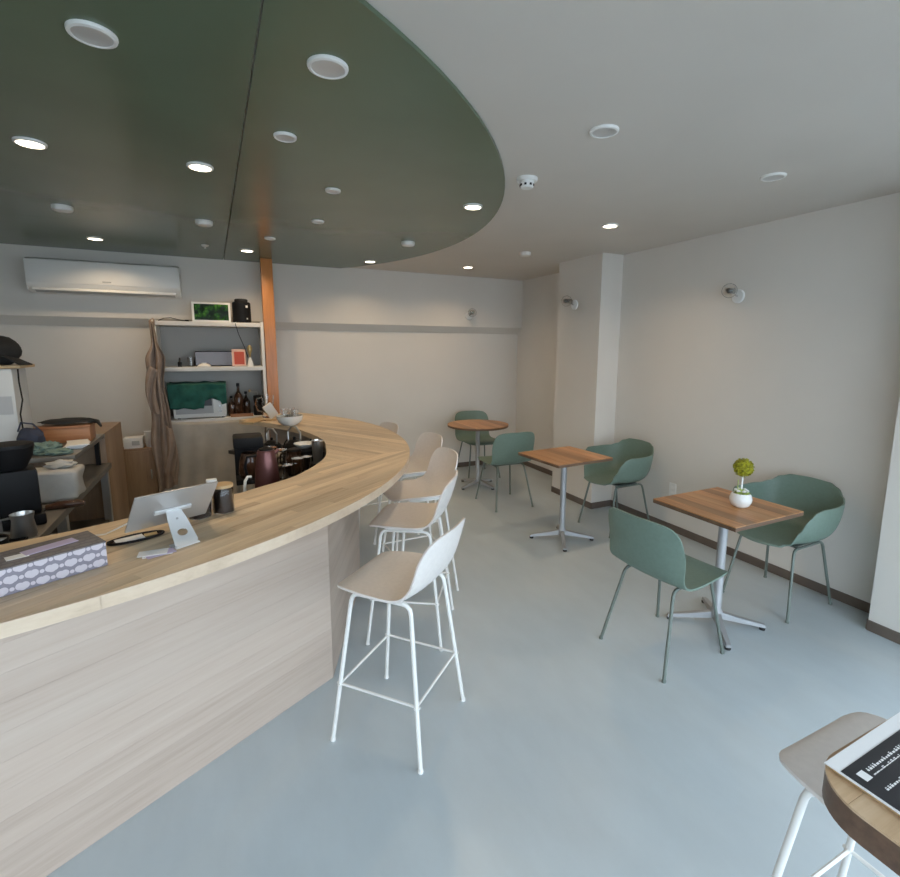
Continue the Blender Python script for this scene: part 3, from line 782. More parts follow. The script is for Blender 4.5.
for k in range(n):
    a_ = 2*PI*k/n; c, s = math.cos(a_), math.sin(a_)
    inner.append((hr*c, hc+hr*s))
    # project the direction onto the tapered outline
    best = 9
    for (ax, ay, bx, by) in ((-.040, 0, .040, 0), (.040, 0, .029, Lh), (.029, Lh, -.029, Lh), (-.029, Lh, -.040, 0)):
        ex_, ey_ = bx-ax, by-ay; den = c*ey_-s*ex_
        if abs(den) < 1e-9: continue
        tt = ((ax)*ey_-(ay-hc)*ex_)/den; uu = ((ax)*s-(ay-hc)*c)/den
        if tt > 0 and -1e-6 <= uu <= 1+1e-6: best = min(best, tt)
    outer.append((c*best, hc+s*best))
def lay(P, off): return [bm.verts.new(mid+fx_*x+upv*y+nv*off) for x, y in P]
o0, i0, o1, i1 = lay(outer, -.002), lay(inner, -.002), lay(outer, .002), lay(inner, .002)
for k in range(n):
    j = (k+1) % n
    bm.faces.new((o0[k], o0[j], i0[j], i0[k])); bm.faces.new((o1[k], i1[k], i1[j], o1[j]))
    bm.faces.new((o0[k], o1[k], o1[j], o0[j])); bm.faces.new((i0[k], i0[j], i1[j], i1[k]))
sp.build('stand_plate', 'aluminium', t)
mk = MB(); mk.lathe([(0, 0), (.0045, 0), (.0045, .0008), (0, .0008)], 14, mid+upv*(Lh*.74)-nv*.0032 if nv.y > 0 else mid+upv*(Lh*.74)+nv*.0032, Matrix((fx_, upv, nv)).transposed()); mk.build('emblem', 'label_grey', t)
fd = V(-fx_.y, fx_.x, 0)
fm_ = MB(); fm_.prism([tuple((mid+fx_*x+fd*y).xy) for x, y in ((-.040, -.004), (.040, -.004), (.040, .045), (-.040, .045))], .0005, .005); fm_.build('stand_foot', 'aluminium', t)
MB().tube([Mt @ V(-Wt/2+.002, .05, 0), (-.27, .17, .015), (-.36, .20, .006), (-.50, .12, .006)], .0028, 8).build('cable', 'white_plastic', t)
# oval tray, cards
t = thing('oval_tray', 'small oval change tray with pale inlay under the tablet', 'tray', (-.325, 2.015, TOPZ), math.radians(18))
MB().prism([(.085*math.cos(2*PI*k/40), .036*math.sin(2*PI*k/40)) for k in range(40)], .0005, .004).build('tray_plate', 'brown_glass', t)
MB().tube([(.085*math.cos(2*PI*k/40), .036*math.sin(2*PI*k/40), .006) for k in range(40)], .004, 8, closed=True).build('rim', 'black_plastic', t)
MB().box((-.02, 0, .0055), (.085, .048, .002), .05).build('inlay', 'paper_white', t)
MB().box((.045, .004, .0055), (.04, .03, .002), -.1).build('inlay', 'gold_metal', t)
t = thing('card_stack', 'small stack of white and lavender cards before the tablet stand', 'cards', (-.243, 1.838, TOPZ), math.radians(8))
for k, (x, y, a_, mt_) in enumerate(((0, 0, 0, 'paper_white'), (.008, -.006, .25, 'lavender_paper'), (-.012, .006, -.15, 'paper_white'))):
    MB().box((x, y, .001+k*.0016), (.085, .048, .0013), a_).build('card', mt_, t)
def jar(x, y, label, h=.118, r=.041):
    t = thing('coffee_jar', label, 'jar', (x, y, TOPZ+.0003), 0, 'coffee bean jars with wooden lids')
    MB().lathe([(0, 0), (r-.002, 0), (r, .003), (r, h-.016), (r-.001, h-.014), (r-.003, h-.014), (r-.003, .004), (0, .003)], 28).build('glass_body', 'clear_glass', t)
    MB().lathe([(0, .0045), (r-.0036, .0045), (r-.0036, h-.026), (0, h-.022)], 28).build('bean_fill', 'coffee_beans', t)
    MB().lathe([(0, h-.0135), (r-.004, h-.0135), (r, h-.0125), (r, h-.002), (r-.002, h), (0, h)], 28).build('lid', 'lid_wood', t)
jar(-.044, 2.215, 'coffee bean jar with wooden lid standing clear beside the tablet'); jar(-.130, 2.180, 'coffee bean jar half hidden behind the tablet', .098)
t = thing('charger_plug', 'small white plug standing behind the tablet corner', 'plug', (-.085, 2.268, TOPZ))
MB().span((-.013, -.011, .0005), (.013, .011, .118), bev=.004).build('body', 'white_plastic', t)
MB().span((-.020, -.015, .118), (.020, .015, .130), bev=.004).build('head', 'white_plastic', t)
# far arm of the counter
t = thing('mixing_bowl', 'pale ceramic bowl full of upturned glasses on the far counter end', 'bowl', (.475, 4.50, TOPZ+.0005))
MB().lathe([(0, 0), (.055, 0), (.060, .004), (.090, .022), (.106, .050), (.111, .082), (.106, .083), (.100, .052), (.084, .028), (.05, .012), (0, .010)], 36).build('bowl_body', 'ceramic_white', t)
def tumbler(loc, label, h=.11, r=.033, mt_='clear_glass', nm='drinking_glass', cat='glass', grp='glasses behind and on the counter'):
    t = thing(nm, label, cat, loc, 0, grp)
    MB().lathe([(0, 0), (r*.8, 0), (r*.82, .004), (r, h), (r-.0022, h), (r*.76, .008), (0, .008)], 22).build('glass_wall', mt_, t)
    MB().lathe([(r-.003, h-.001), (r+.0006, h-.001), (r+.0006, h+.001), (r-.003, h+.001)], 22).build('rim', mt_, t)
for x, y, lab in ((-.045, 0, 'clear glass standing in the ceramic bowl, nearest the napkin block'), (.025, .045, 'clear glass standing in the ceramic bowl, at its back'), (.04, -.035, 'clear glass standing in the ceramic bowl, nearest the stools')):
    tumbler((.475+x, 4.50+y, TOPZ+.022), lab, .118, .030)
t = thing('napkin_block', 'white napkin block leaning beside the ceramic bowl', 'napkins', (.345, 4.86, TOPZ+.0005), .3)
MB().box((0, 0, .088), (.085, .030, .13), 0, .003, ry=-.55).build('napkin_stack', 'paper_white', t)
MB().span((-.06, -.04, 0), (.065, .04, .008), bev=.002).build('holder_foot', 'lid_wood', t)
t = thing('glass_pitcher', 'clear glass pitcher with handle at the end of the counter by the post', 'pitcher', (.34, 5.06, TOPZ+.0005))
MB().lathe([(0, 0), (.05, 0), (.055, .006), (.050, .12), (.058, .215), (.055, .215), (.046, .12), (.050, .010), (0, .008)], 30).build('glass_body', 'clear_glass', t)
MB().tube([(-.05, 0, .19), (-.095, 0, .185), (-.105, 0, .13), (-.09, 0, .07), (-.048, 0, .055)], .007, 8).build('handle', 'clear_glass', t)
MB().lathe([(0, .01), (.045, .012), (.043, .05), (0, .05)], 24).build('water', 'clear_glass', t)
t = thing('serving_board', 'thin wooden serving board lying on the far counter end', 'board', (.19, 4.80, TOPZ+.0005), math.radians(60))
MB().span((-.10, -.055, 0), (.09, .055, .012), bev=.004).build('board', 'lid_wood', t); MB().span((.091, -.016, 0), (.13, .016, .012), bev=.004).build('handle', 'lid_wood', t)

# ------------------------------------------------------------------ brewing things on the work ledge
LZ0 = LZ+.0005
t = thing('kettle', 'burgundy metal coffee server standing behind the counter edge', 'kettle', (.185, 3.13, LZ0))
MB().lathe([(0, 0), (.068, 0), (.072, .006), (.073, .05), (.066, .16), (.052, .262), (.047, .275), (.042, .275), (0, .270)], 36).build('body', 'burgundy_metal', t)
MB().lathe([(0, .271), (.041, .276), (.041, .284), (.018, .289), (.010, .298), (0, .299)], 28).build('lid', 'black_plastic', t)
MB().tube([(-.052, .0, .245), (-.105, 0, .24), (-.12, 0, .18), (-.105, 0, .10), (-.072, 0, .08)], .009, 10).build('handle', 'black_plastic', t)
MB().tube([(.045, 0, .25), (.062, 0, .262), (.072, 0, .276)], [.014, .011, .007], 10).build('spout', 'burgundy_metal', t)
t = thing('drip_brewer', 'black coffee brewer with brown glass jug beside the burgundy server', 'coffee maker', (.10, 3.50, LZ0))
MB().span((-.085, -.10, 0), (.085, .10, .035), bev=.006).build('base', 'black_plastic', t)
MB().span((-.085, .035, .035), (.085, .10, .30), bev=.006).build('tower', 'black_plastic', t)
MB().span((-.09, -.10, .235), (.09, .10, .31), bev=.015).build('brew_head', 'black_plastic', t)
MB().lathe([(0, .037), (.055, .037), (.068, .07), (.06, .15), (.045, .20), (.042, .20), (.056, .15), (.062, .07), (0, .043)], 24, (0, -.035, 0)).build('glass_jug', 'brown_glass', t)
MB().tube([(.05, -.06, .18), (.10, -.09, .175), (.105, -.095, .10), (.06, -.065, .075)], .007, 8).build('handle', 'black_plastic', t)
gl_spots = [(.315, 3.22, .15, .036, 'clear tumbler on the ledge right beside the burgundy server'), (.385, 3.30, .17, .038, 'clear tumbler on the ledge, second from the burgundy server'),
            (.455, 3.42, .15, .036, 'clear tumbler on the ledge before the white dish'), (.30, 3.48, .20, .04, 'tall clear glass behind the row of tumblers'),
            (.25, 3.64, .19, .04, 'tall clear glass beside the folded white cloth')]
for x, y, h_, r_, lab in gl_spots: tumbler((x, y, LZ0), lab, h_, r_)
def small_kettle(x, y, label, mt_, s=1.0):
    t = thing('pour_over_kettle', label, 'kettle', (x, y, LZ0), .6)
    MB().lathe([(0, 0), (.07*s, 0), (.074*s, .01*s), (.06*s, .11*s), (.045*s, .125*s), (0, .13*s)], 28).build('body', mt_, t)
    MB().lathe([(0, .13*s), (.04*s, .131*s), (.03*s, .14*s), (.008*s, .145*s), (.010*s, .16*s), (0, .165*s)], 20).build('lid', 'black_plastic', t)
    MB().tube([(0, -.05*s, .12*s), (0, -.055*s, .19*s), (0, -.02*s, .225*s), (0, .02*s, .225*s), (0, .055*s, .19*s), (0, .05*s, .12*s)], .006*s, 8).build('handle', 'steel', t)
    MB().tube([(.06*s, 0, .03*s), (.10*s, 0, .05*s), (.11*s, 0, .10*s), (.135*s, 0, .125*s)], [.01*s, .008*s, .006*s, .005*s], 8).build('spout', mt_, t)
small_kettle(.44, 3.93, 'black pour-over kettle with hooped handle on the ledge at the far side', 'black_plastic', 1.25)
small_kettle(.29, 4.10, 'second black kettle tucked behind the hooped one', 'black_plastic', 1.1)
t = thing('glass_server', 'dark glass coffee server with handle before the hooped kettle', 'coffee server', (.40, 3.60, LZ0))
MB().lathe([(0, 0), (.05, 0), (.066, .03), (.06, .09), (.042, .13), (.05, .16), (.047, .16), (.038, .13), (.055, .09), (.06, .03), (0, .006)], 26).build('glass_body', 'brown_glass', t)
MB().lathe([(0, .161), (.046, .161), (.046, .172), (.02, .180), (0, .18)], 22).build('lid', 'black_plastic', t)
MB().tube([(-.04, 0, .15), (-.09, 0, .145), (-.10, 0, .09), (-.06, 0, .05)], .007, 8).build('handle', 'black_plastic', t)
t = thing('dish', 'white shallow dish stacked on a black canister', 'dish', (.495, 3.75, LZ0+.1455))
MB().lathe([(0, 0), (.04, 0), (.07, .02), (.082, .035), (.078, .036), (.066, .024), (.036, .006), (0, .006)], 30).build('dish_body', 'ceramic_white', t)
t = thing('canister', 'black canister under the white dish on the work ledge', 'canister', (.495, 3.75, LZ0))
MB().lathe([(0, 0), (.055, 0), (.058, .005), (.058, .12), (.05, .125), (0, .125)], 26).build('body', 'black_plastic', t)
MB().lathe([(0, .1255), (.056, .1255), (.058, .13), (.056, .145), (0, .145)], 26).build('lid', 'black_rubber', t)
t = thing('steel_cup', 'polished steel mixing cup at the tight end of the counter curve', 'cup', (.560, 3.60, LZ0+.06))
MB().lathe([(0, 0), (.03, 0), (.032, .004), (.042, .16), (.039, .16), (.03, .008), (0, .008)], 26).build('cup_body', 'steel', t)
MB().lathe([(.039, .159), (.0435, .159), (.0435, .163), (.039, .163)], 26).build('rolled_rim', 'chrome', t)
t = thing('cup_riser', 'black riser block under the steel mixing cup', 'riser', (.560, 3.60, LZ0)); MB().span((-.05, -.05, 0), (.05, .05, .05), bev=.004).build('block', 'black_plastic', t); MB().span((-.045, -.045, .0505), (.045, .045, .0595), bev=.002).build('mat', 'black_rubber', t)
t = thing('folded_cloth', 'folded pale cloth lying behind the glasses on the work ledge', 'cloth', (.27, 3.85, LZ0+.001)); 
for k in range(3): MB().blob((0, 0, .022+k*.034), (.085-.004*k, .06, .022), .12, 3, 3, k).build('cloth_fold', 'curtain_cloth', t)
t = thing('tap', 'small curved white tap spout by the coffee jar', 'tap', (.052, 2.85, LZ0))
MB().tube([(0, 0, 0), (0, 0, .13), (.004, .006, .165), (.018, .018, .185), (.035, .03, .18)], .008, 10).build('spout', 'white_plastic', t)
MB().lathe([(0, 0), (.02, 0), (.02, .012), (.01, .016), (0, .016)], 16).build('base', 'white_plastic', t)

# ------------------------------------------------------------------ post and shelf rack by the back wall
t = thing('wooden_post', 'orange-brown square wooden post running up to the green ceiling', 'post', (.418, 5.44, 0))
MB().span((-.052, -.055, .012), (.056, .055, GZ-.001), bev=.006).build('shaft', 'post_wood', t)
MB().span((-.058, -.061, .0005), (.062, .061, .012)).build('foot', 'post_wood', t)
sx0, sx1, sy0, sy1 = -.585, .358, 5.34, 5.66
t = thing('shelf_rack', 'white open shelf rack against the back wall beside the post', 'shelf', ((sx0+sx1)/2, (sy0+sy1)/2, 0))
ox, oy = t.location.x, t.location.y
for x in (sx0, sx1-.028): MB().span((x-ox, sy0-oy, .0005), (x+.028-ox, sy1-oy, 1.815), bev=.002).build('side_panel', 'shelf_white', t)
for z in (1.79, 1.365, .865, .2): MB().span((sx0+.0285-ox, sy0+.002-oy, z-.025), (sx1-.0285-ox, sy1-oy, z+.015), bev=.002).build('shelf_board', 'shelf_white', t)
MB().span((sx0+.0285-ox, sy1-.008-oy, .22), (sx1-.0285-ox, sy1-.002-oy, 1.764)).build('back_panel', 'shelf_white_shaded', t)
T1, T2, T3 = 1.8055, 1.3805, .8805
t = thing('photo_frame', 'white digital frame showing green foliage on top of the shelf rack', 'picture frame', (-.095, 5.45, T1))
MB().box((0, 0, .095), (.335, .014, .19), 0, .003, rx=-.12).build('frame', 'white_plastic', t)
MB().box((0, -.0085, .096), (.295, .002, .152), 0, 0, rx=-.12).build('screen', 'screen_foliage', t)
MB().box((0, .045, .07), (.06, .006, .15), rx=.5).build('easel', 'white_plastic', t)
t = thing('speaker', 'black cylinder speaker on top of the shelf rack beside the frame', 'speaker', (.172, 5.45, T1))
MB().lathe([(0, 0), (.078, 0), (.084, .006), (.084, .19), (.076, .2), (0, .2)], 34).build('body', 'black_plastic', t)
MB().lathe([(0, .2), (.056, .2), (.060, .208), (.060, .226), (.05, .232), (0, .232)], 30).build('top_cap', 'black_rubber', t)
MB().box((.045, -.0715, .155), (.022, .003, .022), .56).build('badge', 'paper_white', t); MB().box((.045, -.0715, .04), (.014, .003, .014), .56).build('badge', 'label_grey', t)
MB().tube([(-.06, -.085, .01), (-.065, -.118, -.02), (-.04, -.12, -.12), (.0, -.118, -.23), (.03, -.1, -.34)], .0035, 6).build('cable', 'black_rubber', t)
t = thing('cable_coil', 'dark cable lying on top of the rack beside the apron', 'cable', (-.44, 5.42, T1+.004)); MB().tube([(-.10, 0, 0), (-.05, -.02, .022), (.0, .0, .028), (.06, -.02, .012), (.12, .01, 0)], .004, 6).build('cord', 'black_rubber', t); MB().span((.115, -.002, -.003), (.15, .022, .012)).build('plug', 'black_plastic', t)
t = thing('red_card', 'red and peach printed card standing on the middle shelf', 'card', (.120, 5.43, T2)); MB().box((0, 0, .085), (.125, .006, .165), rx=-.1).build('card', 'peach_print', t); MB().box((.004, -.0042, .080), (.092, .002, .125), rx=-.1).build('print', 'red_print', t)
t = thing('figurine', 'small white cone figure with a brass top beside the red card', 'figurine', (.222, 5.42, T2)); MB().lathe([(0, 0), (.032, 0), (.026, .03), (.010, .085), (0, .088)], 20).build('cone', 'ceramic_white', t); MB().lathe([(0, .088), (.008, .088), (.011, .12), (.022, .15), (.026, .18), (.012, .205), (0, .21)], 18).build('brass_top', 'gold_metal', t)
t = thing('glass_case', 'low clear case of small goods on the middle shelf', 'case', (-.09, 5.51, T2))
MB().span((-.17, -.06, 0), (.17, .06, .012)).build('base', 'black_plastic', t)
for a_, b_ in (((-.17, -.06, .0125), (.17, -.057, .14)), ((-.17, .057, .0125), (.17, .06, .14)), ((-.17, -.0565, .0125), (-.167, .0565, .14)), ((.167, -.0565, .0125), (.17, .0565, .14))): MB().span(a_, b_).build('pane', 'brown_glass', t)
MB().span((-.17, -.06, .1405), (.17, .06, .148)).build('lid', 'black_plastic', t)
t = thing('saucer', 'white shallow saucer upside down on the middle shelf before the case', 'saucer', (-.19, 5.405, T2)); MB().lathe([(0, 0), (.06, 0), (.062, .006), (.04, .026), (.022, .03), (0, .03)], 26).build('plate', 'ceramic_white', t)
MB().lathe([(.018, .0302), (.022, .0302), (.022, .035), (.018, .035)], 20).build('foot_ring', 'ceramic_white', t)
t = thing('small_bottle', 'tiny black dropper bottle on the middle shelf near the apron', 'bottle', (-.395, 5.43, T2)); MB().lathe([(0, 0), (.017, 0), (.018, .04), (.008, .052), (.008, .058), (0, .058)], 16).build('body', 'black_plastic', t); MB().lathe([(0, .0585), (.009, .0585), (.006, .085), (0, .087)], 12).build('dropper', 'black_rubber', t)
t = thing('drinking_glass', 'small clear glass on the middle shelf beside the glass case', 'glass', (-.30, 5.47, T2)); MB().lathe([(0, 0), (.028, 0), (.032, .09), (.030, .09), (.026, .006), (0, .006)], 20).build('glass_wall', 'clear_glass', t); MB().lathe([(.0295, .0895), (.0326, .0895), (.0326, .0915), (.0295, .0915)], 20).build('rim', 'clear_glass', t)
# oven with green cloth, bottles
t = thing('toaster_oven', 'pale grey countertop oven on the lower shelf under a green cloth', 'oven', (-.245, 5.49, T3))
MB().span((-.23, -.13, .012), (.225, .14, .235), bev=.008).build('body', 'white_plastic', t)
MB().span((-.21, -.137, .05), (.11, -.1305, .205), bev=.003).build('door', 'label_grey', t); MB().span((-.19, -.15, .208), (.09, -.138, .222), bev=.003).build('handle', 'steel', t)
MB().span((.028, -.1385, .125), (.10, -.1372, .20)).build('display', 'print_black', t)
for z in (.07, .12, .17): MB().lathe([(0, 0), (.016, 0), (.014, .014), (0, .014)], 16, (.17, -.1305, z), Matrix.Rotation(PI/2, 3, 'X')).build('knob', 'steel', t)
for x in (-.19, .19):
    for y in (-.09, .1): MB().lathe([(0, 0), (.014, 0), (.014, .013), (0, .013)], 10, (x, y, 0)).build('foot', 'black_rubber', t)
cl = MB()
def clo(u, v):
    x = -.262+.495*u; n_ = .012*noise.noise(V(x*9, v*4, 2)); 
    if v < .35: return V(x, .13-.30*v/.35, .342+.014*noise.noise(V(x*12, v*9, 0)))
    f = (v-.35)/.65; ln = .235 if u < .60 else (.16 if u < .9 else .19); ln += .03*noise.noise(V(u*6, 3, 1))
    return V(x, -.172-.008*math.sin(u*24)*f+n_, .340-ln*f+.012*noise.noise(V(x*8, 0, f*3)))
cl.grid(clo, 34, 22); o = cl.build('green_cloth', 'green_cloth', None, (-.245, 5.49, T3)); o.modifiers.new('s', 'SOLIDIFY').thickness = .003
tag(o, 'dark green cloth draped over the boxes on top of the oven', 'cloth')
t = thing('storage_box', 'flat dark box on the oven under the green cloth', 'box', (-.245, 5.5, T3+.2355)); MB().span((-.235, -.125, 0), (.215, .12, .085), bev=.003).build('box_body', 'dark_cloth', t); MB().span((-.238, -.128, .0855), (.218, .123, .098), bev=.002).build('lid', 'black_plastic', t)
def bottle(x, y, z, h, r, mt_, label, cap='black_plastic'):
    t = thing('bottle', label, 'bottle', (x, y, z), 0, 'bottles on the lower shelf')
    MB().lathe([(0, 0), (r*.95, 0), (r, .005), (r, h*.52), (r*.85, h*.62), (r*.32, h*.76), (r*.30, h*.90), (0, h*.90)], 22).build('body', mt_, t)
    MB().lathe([(0, h*.9005), (r*.36, h*.9005), (r*.36, h), (0, h)], 16).build('cap', cap, t)
bottle(.095, 5.44, T3, .33, .042, 'brown_glass', 'tall dark bottle with black cap on the lower shelf'); bottle(.028, 5.47, T3, .20, .034, 'brown_glass', 'short dark bottle beside the oven on the lower shelf')
bottle(.165, 5.50, T3, .24, .038, 'brown_glass', 'middle-height dark bottle at the back of the lower shelf')
t = thing('wooden_tray', 'reddish wooden tray under the front of the bottles', 'tray', (.10, 5.385, T3)); MB().span((-.09, -.035, 0), (.12, .010, .018), bev=.003).build('tray_base', 'box_wood', t); MB().span((-.09, -.035, .0185), (.12, -.027, .032)).build('front_lip', 'box_wood', t)
t = thing('coffee_grinder', 'black hand grinder on the lower shelf by the post', 'grinder', (.272, 5.44, T3)); MB().lathe([(0, 0), (.045, 0), (.045, .09), (.03, .11), (.04, .15), (.04, .2), (0, .205)], 22).build('body', 'black_plastic', t); MB().tube([(0, 0, .205), (0, 0, .235), (-.07, -.02, .24)], .005, 8).build('crank', 'steel', t); MB().blob((-.075, -.021, .252), (.013, .013, .014), .05, 2, 2).build('knob', 'lid_wood', t)
# curtain below
cu = MB()
def cur(u, v):
    f = 1-v; x = -.545+.86*u; return V(x+.02*math.sin(v*3+u*9)*v, 5.318+.012*math.sin(u*34+v*1.5)*(.3+v)+.012*noise.noise(V(u*5, v*3, 0)), .872-.78*v+.012*math.sin(u*8)*v-.018*math.sin(u*PI)*(1-v))
cu.grid(cur, 70, 24); o = cu.build('shelf_curtain', 'curtain_cloth'); o.modifiers.new('s', 'SOLIDIFY').thickness = .002
tag(o, 'grey-beige cloth curtain hanging over the lower half of the shelf rack', 'curtain')
# apron
ap = thing('apron', 'beige apron hanging from the corner of the shelf rack', 'apron', (-.575, 5.27, .25))
am = MB()
def apr(u, v):
    wd = lerp_tab([(0, .035), (.12, .05), (.22, .16), (.35, .13), (.55, .15), (.75, .20), (1, .15)], v)
    x = (u-.5)*wd+.02*noise.noise(V(v*4, 0, 0))+.03*(v-.3); y = .022*math.sin(u*15+v*4)+.018*noise.noise(V(u*5, v*5, 2))-.012*v
    return V(x, y, 1.545*(1-v)+.02*noise.noise(V(u*4, 1, v))+(.05*(u-.5) if v > .9 else 0))
am.grid(apr, 34, 60); o = am.build('cloth_body', 'apron_cloth', ap); o.modifiers.new('s', 'SOLIDIFY').thickness = .004
def flap(u, v):
    x = -.06+.075*u-.03*math.sin(v*3); return V(x, -.035+.015*math.sin(u*9+v*6), 1.16-.42*v-.05*u)
fl = MB(); fl.grid(flap, 10, 20); o = fl.build('front_fold', 'apron_cloth', ap); o.modifiers.new('s', 'SOLIDIFY').thickness = .003
def flap2(u, v): return V(.02+.07*u+.02*math.sin(v*4), -.04+.018*math.sin(u*8+v*5), .62-.46*v-.06*u)
fl = MB(); fl.grid(flap2, 10, 20); o = fl.build('front_fold', 'apron_cloth', ap); o.modifiers.new('s', 'SOLIDIFY').thickness = .003
MB().tube([(-.015, .0, 1.50), (-.012, .02, 1.56), (.0, .075, 1.572), (.014, .02, 1.56), (.016, .0, 1.50)], .006, 8).build('neck_strap', 'apron_cloth', ap)
MB().tube([(.03, -.02, .9), (.06, -.03, .6), (.05, -.03, .3), (.07, -.03, .06)], .006, 6).build('waist_tie', 'apron_cloth', ap)
# small cabinet next to the apron
t = thing('low_cabinet', 'low wooden cabinet between the bench and the hanging apron', 'cabinet', (-.79, 5.52, 0))
MB().span((-.135, -.14, .02), (.135, .14, .625), bev=.003).build('body', 'bench_wood', t); MB().span((-.125, -.147, .04), (.125, -.1405, .605), bev=.002).build('door', 'bench_wood', t)
MB().span((-.13, -.13, .0005), (.13, .13, .02)).build('plinth', 'black_plastic', t); MB().span((.09, -.16, .33), (.10, -.1475, .42)).build('handle', 'steel', t)
t = thing('paper_cup_stack', 'stack of white paper cups on the low cabinet', 'cups', (-.70, 5.46, .6255))
for k in range(6): MB().lathe([(0, k*.014), (.028, k*.014), (.040, k*.014+.075), (.042, k*.014+.078), (.038, k*.014+.078), (.026, k*.014+.006), (0, k*.014+.006)], 20).build('cup', 'paper_white', t)
t = thing('white_carton', 'white carton with grey label on the low cabinet', 'box', (-.825, 5.47, .6255)); MB().span((-.075, -.06, 0), (.075, .07, .10), bev=.003).build('carton', 'paper_white', t); MB().span((-.01, -.062, .03), (.05, -.0605, .07)).build('label', 'label_grey', t)

# ------------------------------------------------------------------ back bench and its clutter
bx1 = -.735
t = thing('work_bench', 'steel-topped back bench with raised shelf and wooden end', 'bench', (-1.1, 3.3, 0)); ox, oy = -1.1, 3.3
MB().span((-1.75-ox, 1.9-oy, .765), (bx1-ox, 3.95-oy, .80), bev=.003).build('worktop', 'bench_steel', t)
MB().span((-1.75-ox, 3.22-oy, .975), (bx1-.02-ox, 3.949-oy, 1.0), bev=.002).build('raised_shelf', 'bench_steel', t)
MB().span((-1.75-ox, 3.951-oy, .001), (bx1-.022-ox, 4.53-oy, 1.0), bev=.003).build('end_cabinet', 'bench_wood', t)
MB().span((-1.72-ox, 1.93-oy, .40), (bx1-.03-ox, 3.94-oy, .425)).build('lower_shelf', 'bench_steel', t)
for y in (1.95, 2.95, 3.9):
    for x in (-1.71, bx1-.035): MB().span((x-.02-ox, y-.02-oy, .0005), (x+.02-ox, y+.02-oy, .764)).build('leg', 'steel', t)
for y in (3.25, 3.9):
    for x in (-1.7, bx1-.06): MB().span((x-.012-ox, y-.012-oy, .8005), (x+.012-ox, y+.012-oy, .9745)).build('shelf_post', 'black_plastic', t)
BZ, UZ = .8005, 1.0005
t = thing('wooden_crate', 'orange-brown wooden box on the raised bench shelf', 'box', (-.90, 3.74, UZ), .04)
MB().span((-.12, -.085, 0), (.125, .085, .085), bev=.003).build('box_body', 'box_wood', t); MB().span((-.125, -.09, .0855), (.13, .09, .10), bev=.003).build('lid', 'box_wood', t)
t = thing('draped_cloth', 'dark cloth lying over the wooden box on the bench', 'cloth', (-.89, 3.74, UZ+.1005)); MB().blob((0, 0, .016), (.14, .08, .02), .3, 3, 3, 4, 0).build('cloth_body', 'dark_cloth', t); MB().tube([(.10, 0, .02), (.15, -.02, .012), (.17, -.05, -.015)], [.016, .012, .006], 8).build('cloth_tail', 'dark_cloth', t)
t = thing('navy_bag', 'navy blue cloth bag beside the wooden box on the bench', 'bag', (-1.0, 3.46, UZ)); MB().blob((0, 0, .062), (.06, .05, .065), .25, 2.4, 3, 2, -.06).build('bag_body', 'navy_cloth', t); MB().tube([(-.05, 0, .11), (-.03, -.01, .16), (.02, -.01, .15), (.045, 0, .11)], .005, 6).build('strap', 'navy_cloth', t)
t = thing('teal_towel', 'crumpled pale teal towel on the raised bench shelf', 'towel', (-.90, 3.33, UZ)); MB().blob((0, 0, .022), (.07, .06, .040), .45, 3.4, 4, 6, -.021).build('towel_body', 'teal_cloth', t); MB().blob((.06, -.05, .012), (.06, .04, .02), .4, 4, 3, 9, -.011).build('towel_corner', 'teal_cloth', t)
t = thing('paper_pile', 'pile of white papers at the front of the raised bench shelf', 'papers', (-.815, 3.52, UZ), .1)
for k in range(4): MB().box((.004*k, -.006*k, .003+k*.006), (.10, .20, .005), .08*k-.1).build('sheet', 'paper_white', t)
t = thing('plastic_bag', 'cloudy plastic bag of packed goods on the bench', 'bag', (-.815, 3.09, BZ), .06)
m = MB(); m.box((0, 0, .082), (.21, .14, .165), 0, .03, seg=4); bmesh.ops.subdivide_edges(m.bm, edges=m.bm.edges, cuts=2, use_grid_fill=True)
for v in m.bm.verts:
    k = noise.noise(v.co*16); v.co += V(v.co.x, v.co.y, v.co.z-.085)*(.16*k); v.co.z = max(v.co.z, .0005)
m.build('bag_body', 'cloudy_plastic', t)
MB().blob((.0, 0, .07), (.085, .05, .06), .3, 4, 3, 3).build('contents', 'paper_white', t); MB().blob((.03, -.02, .185), (.06, .03, .022), .5, 4, 3, 5).build('twisted_neck', 'cloudy_plastic', t)
t = thing('spatula', 'long black spatula with brown grip lying on the bench', 'utensil', (-.865, 2.90, BZ), .06)
MB().span((-.22, -.016, .002), (.05, .016, .008)).build('blade', 'black_plastic', t); MB().tube([(.05, 0, .012), (.10, 0, .018), (.17, 0, .018), (.20, 0, .014)], [.012, .019, .02, .012], 10).build('grip', 'brown_glass', t)
# espresso grinder, black machine, trays
t = thing('espresso_grinder', 'black espresso grinder with hopper standing before the cloudy plastic bag', 'grinder', (-.885, 2.72, BZ), math.radians(-70))
MB().span((-.085, -.11, 0), (.085, .11, .05), bev=.01).build('base', 'black_plastic', t); MB().span((-.07, -.04, .05), (.07, .10, .25), bev=.015).build('body', 'black_plastic', t)
MB().lathe([(0, .25), (.05, .25), (.075, .30), (.085, .345), (.08, .345), (.045, .27), (0, .26)], 26, (0, .02, 0)).build('hopper', 'black_plastic', t); MB().lathe([(0, .346), (.086, .346), (.084, .36), (0, .365)], 26, (0, .02, 0)).build('hopper_lid', 'black_plastic', t)
MB().tube([(0, -.04, .19), (0, -.085, .17), (0, -.09, .14)], [.025, .02, .015], 12).build('chute', 'black_plastic', t); MB().span((-.03, -.11, .10), (.03, -.04, .112)).build('fork', 'steel', t)
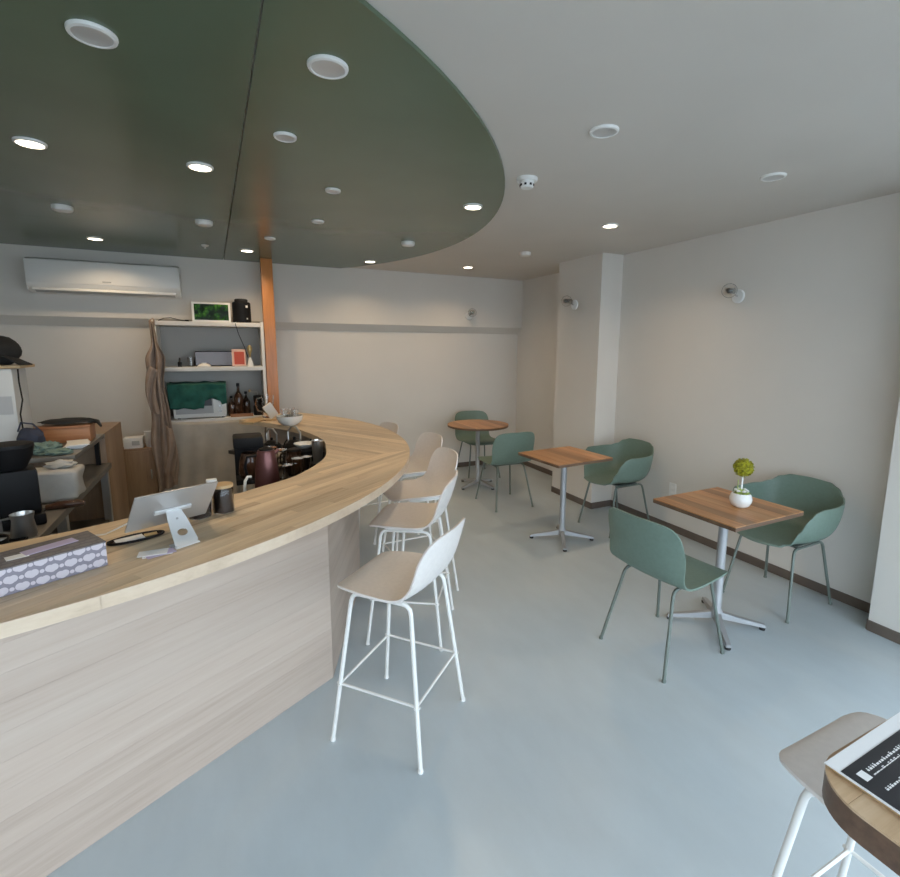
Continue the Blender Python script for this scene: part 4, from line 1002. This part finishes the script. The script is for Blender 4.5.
t = thing('knock_box', 'black knock box with steel bar at the front of the bench', 'knock box', (-.81, 2.25, BZ)); MB().lathe([(0, 0), (.055, 0), (.06, .09), (.055, .09), (.05, .01), (0, .01)], 26).build('bin', 'black_plastic', t); MB().tube([(-.056, 0, .085), (.056, 0, .085)], .008, 10).build('knock_bar', 'steel', t)
t = thing('black_tray', 'flat black serving tray lying on the bench front', 'tray', (-.86, 2.40, BZ), .1); MB().span((-.11, -.07, 0), (.10, .07, .006)).build('tray_base', 'black_plastic', t)
MB().tube([(-.11, -.07, .009), (.10, -.07, .009), (.10, .07, .009), (-.11, .07, .009)], .006, 8, closed=True).build('rim', 'black_plastic', t)
t = thing('milk_pitcher', 'small steel milk pitcher among the black things on the bench', 'pitcher', (-.79, 2.53, BZ)); MB().lathe([(0, 0), (.04, 0), (.044, .01), (.035, .075), (.04, .10), (.037, .10), (.032, .075), (0, .01)], 24).build('body', 'steel', t); MB().tube([(-.034, 0, .085), (-.07, 0, .08), (-.07, 0, .03), (-.042, 0, .02)], .005, 8).build('handle', 'steel', t)
# tall white machine with wooden top, cap on it
t = thing('water_filter', 'tall white machine with grey label and wooden top on the bench', 'machine', (-1.19, 3.62, UZ)); 
MB().span((-.17, -.1, .0), (.130, .12, .452), bev=.01).build('body', 'machine_white', t); MB().span((-.18, -.11, .4525), (.17, .13, .470), bev=.003).build('top_board', 'lid_wood', t)
MB().span((.02, -.1025, .20), (.115, -.1005, .30)).build('label', 'label_grey', t); MB().tube([(.160, -.112, .45), (.158, -.112, .38), (.165, -.118, .28), (.147, -.115, .2), (.152, -.12, .10)], .004, 8).build('cable', 'dark_cloth', t)
t = thing('flat_hat', 'black flat hat lying on the wooden top of the white machine', 'hat', (-1.125, 3.58, UZ+.4705)); MB().blob((0, 0, .075), (.10, .095, .085), .12, 1.6, 3, 2, -.074).build('crown', 'dark_cloth', t)
m = MB(); m.grid(lambda u, v: V(.05+.10*v*math.cos((u-.5)*1.9), .16*(u-.5)*(1-.25*v)-.03, .055-.05*v), 12, 6); o = m.build('brim', 'dark_cloth', t); o.modifiers.new('s', 'SOLIDIFY').thickness = .006
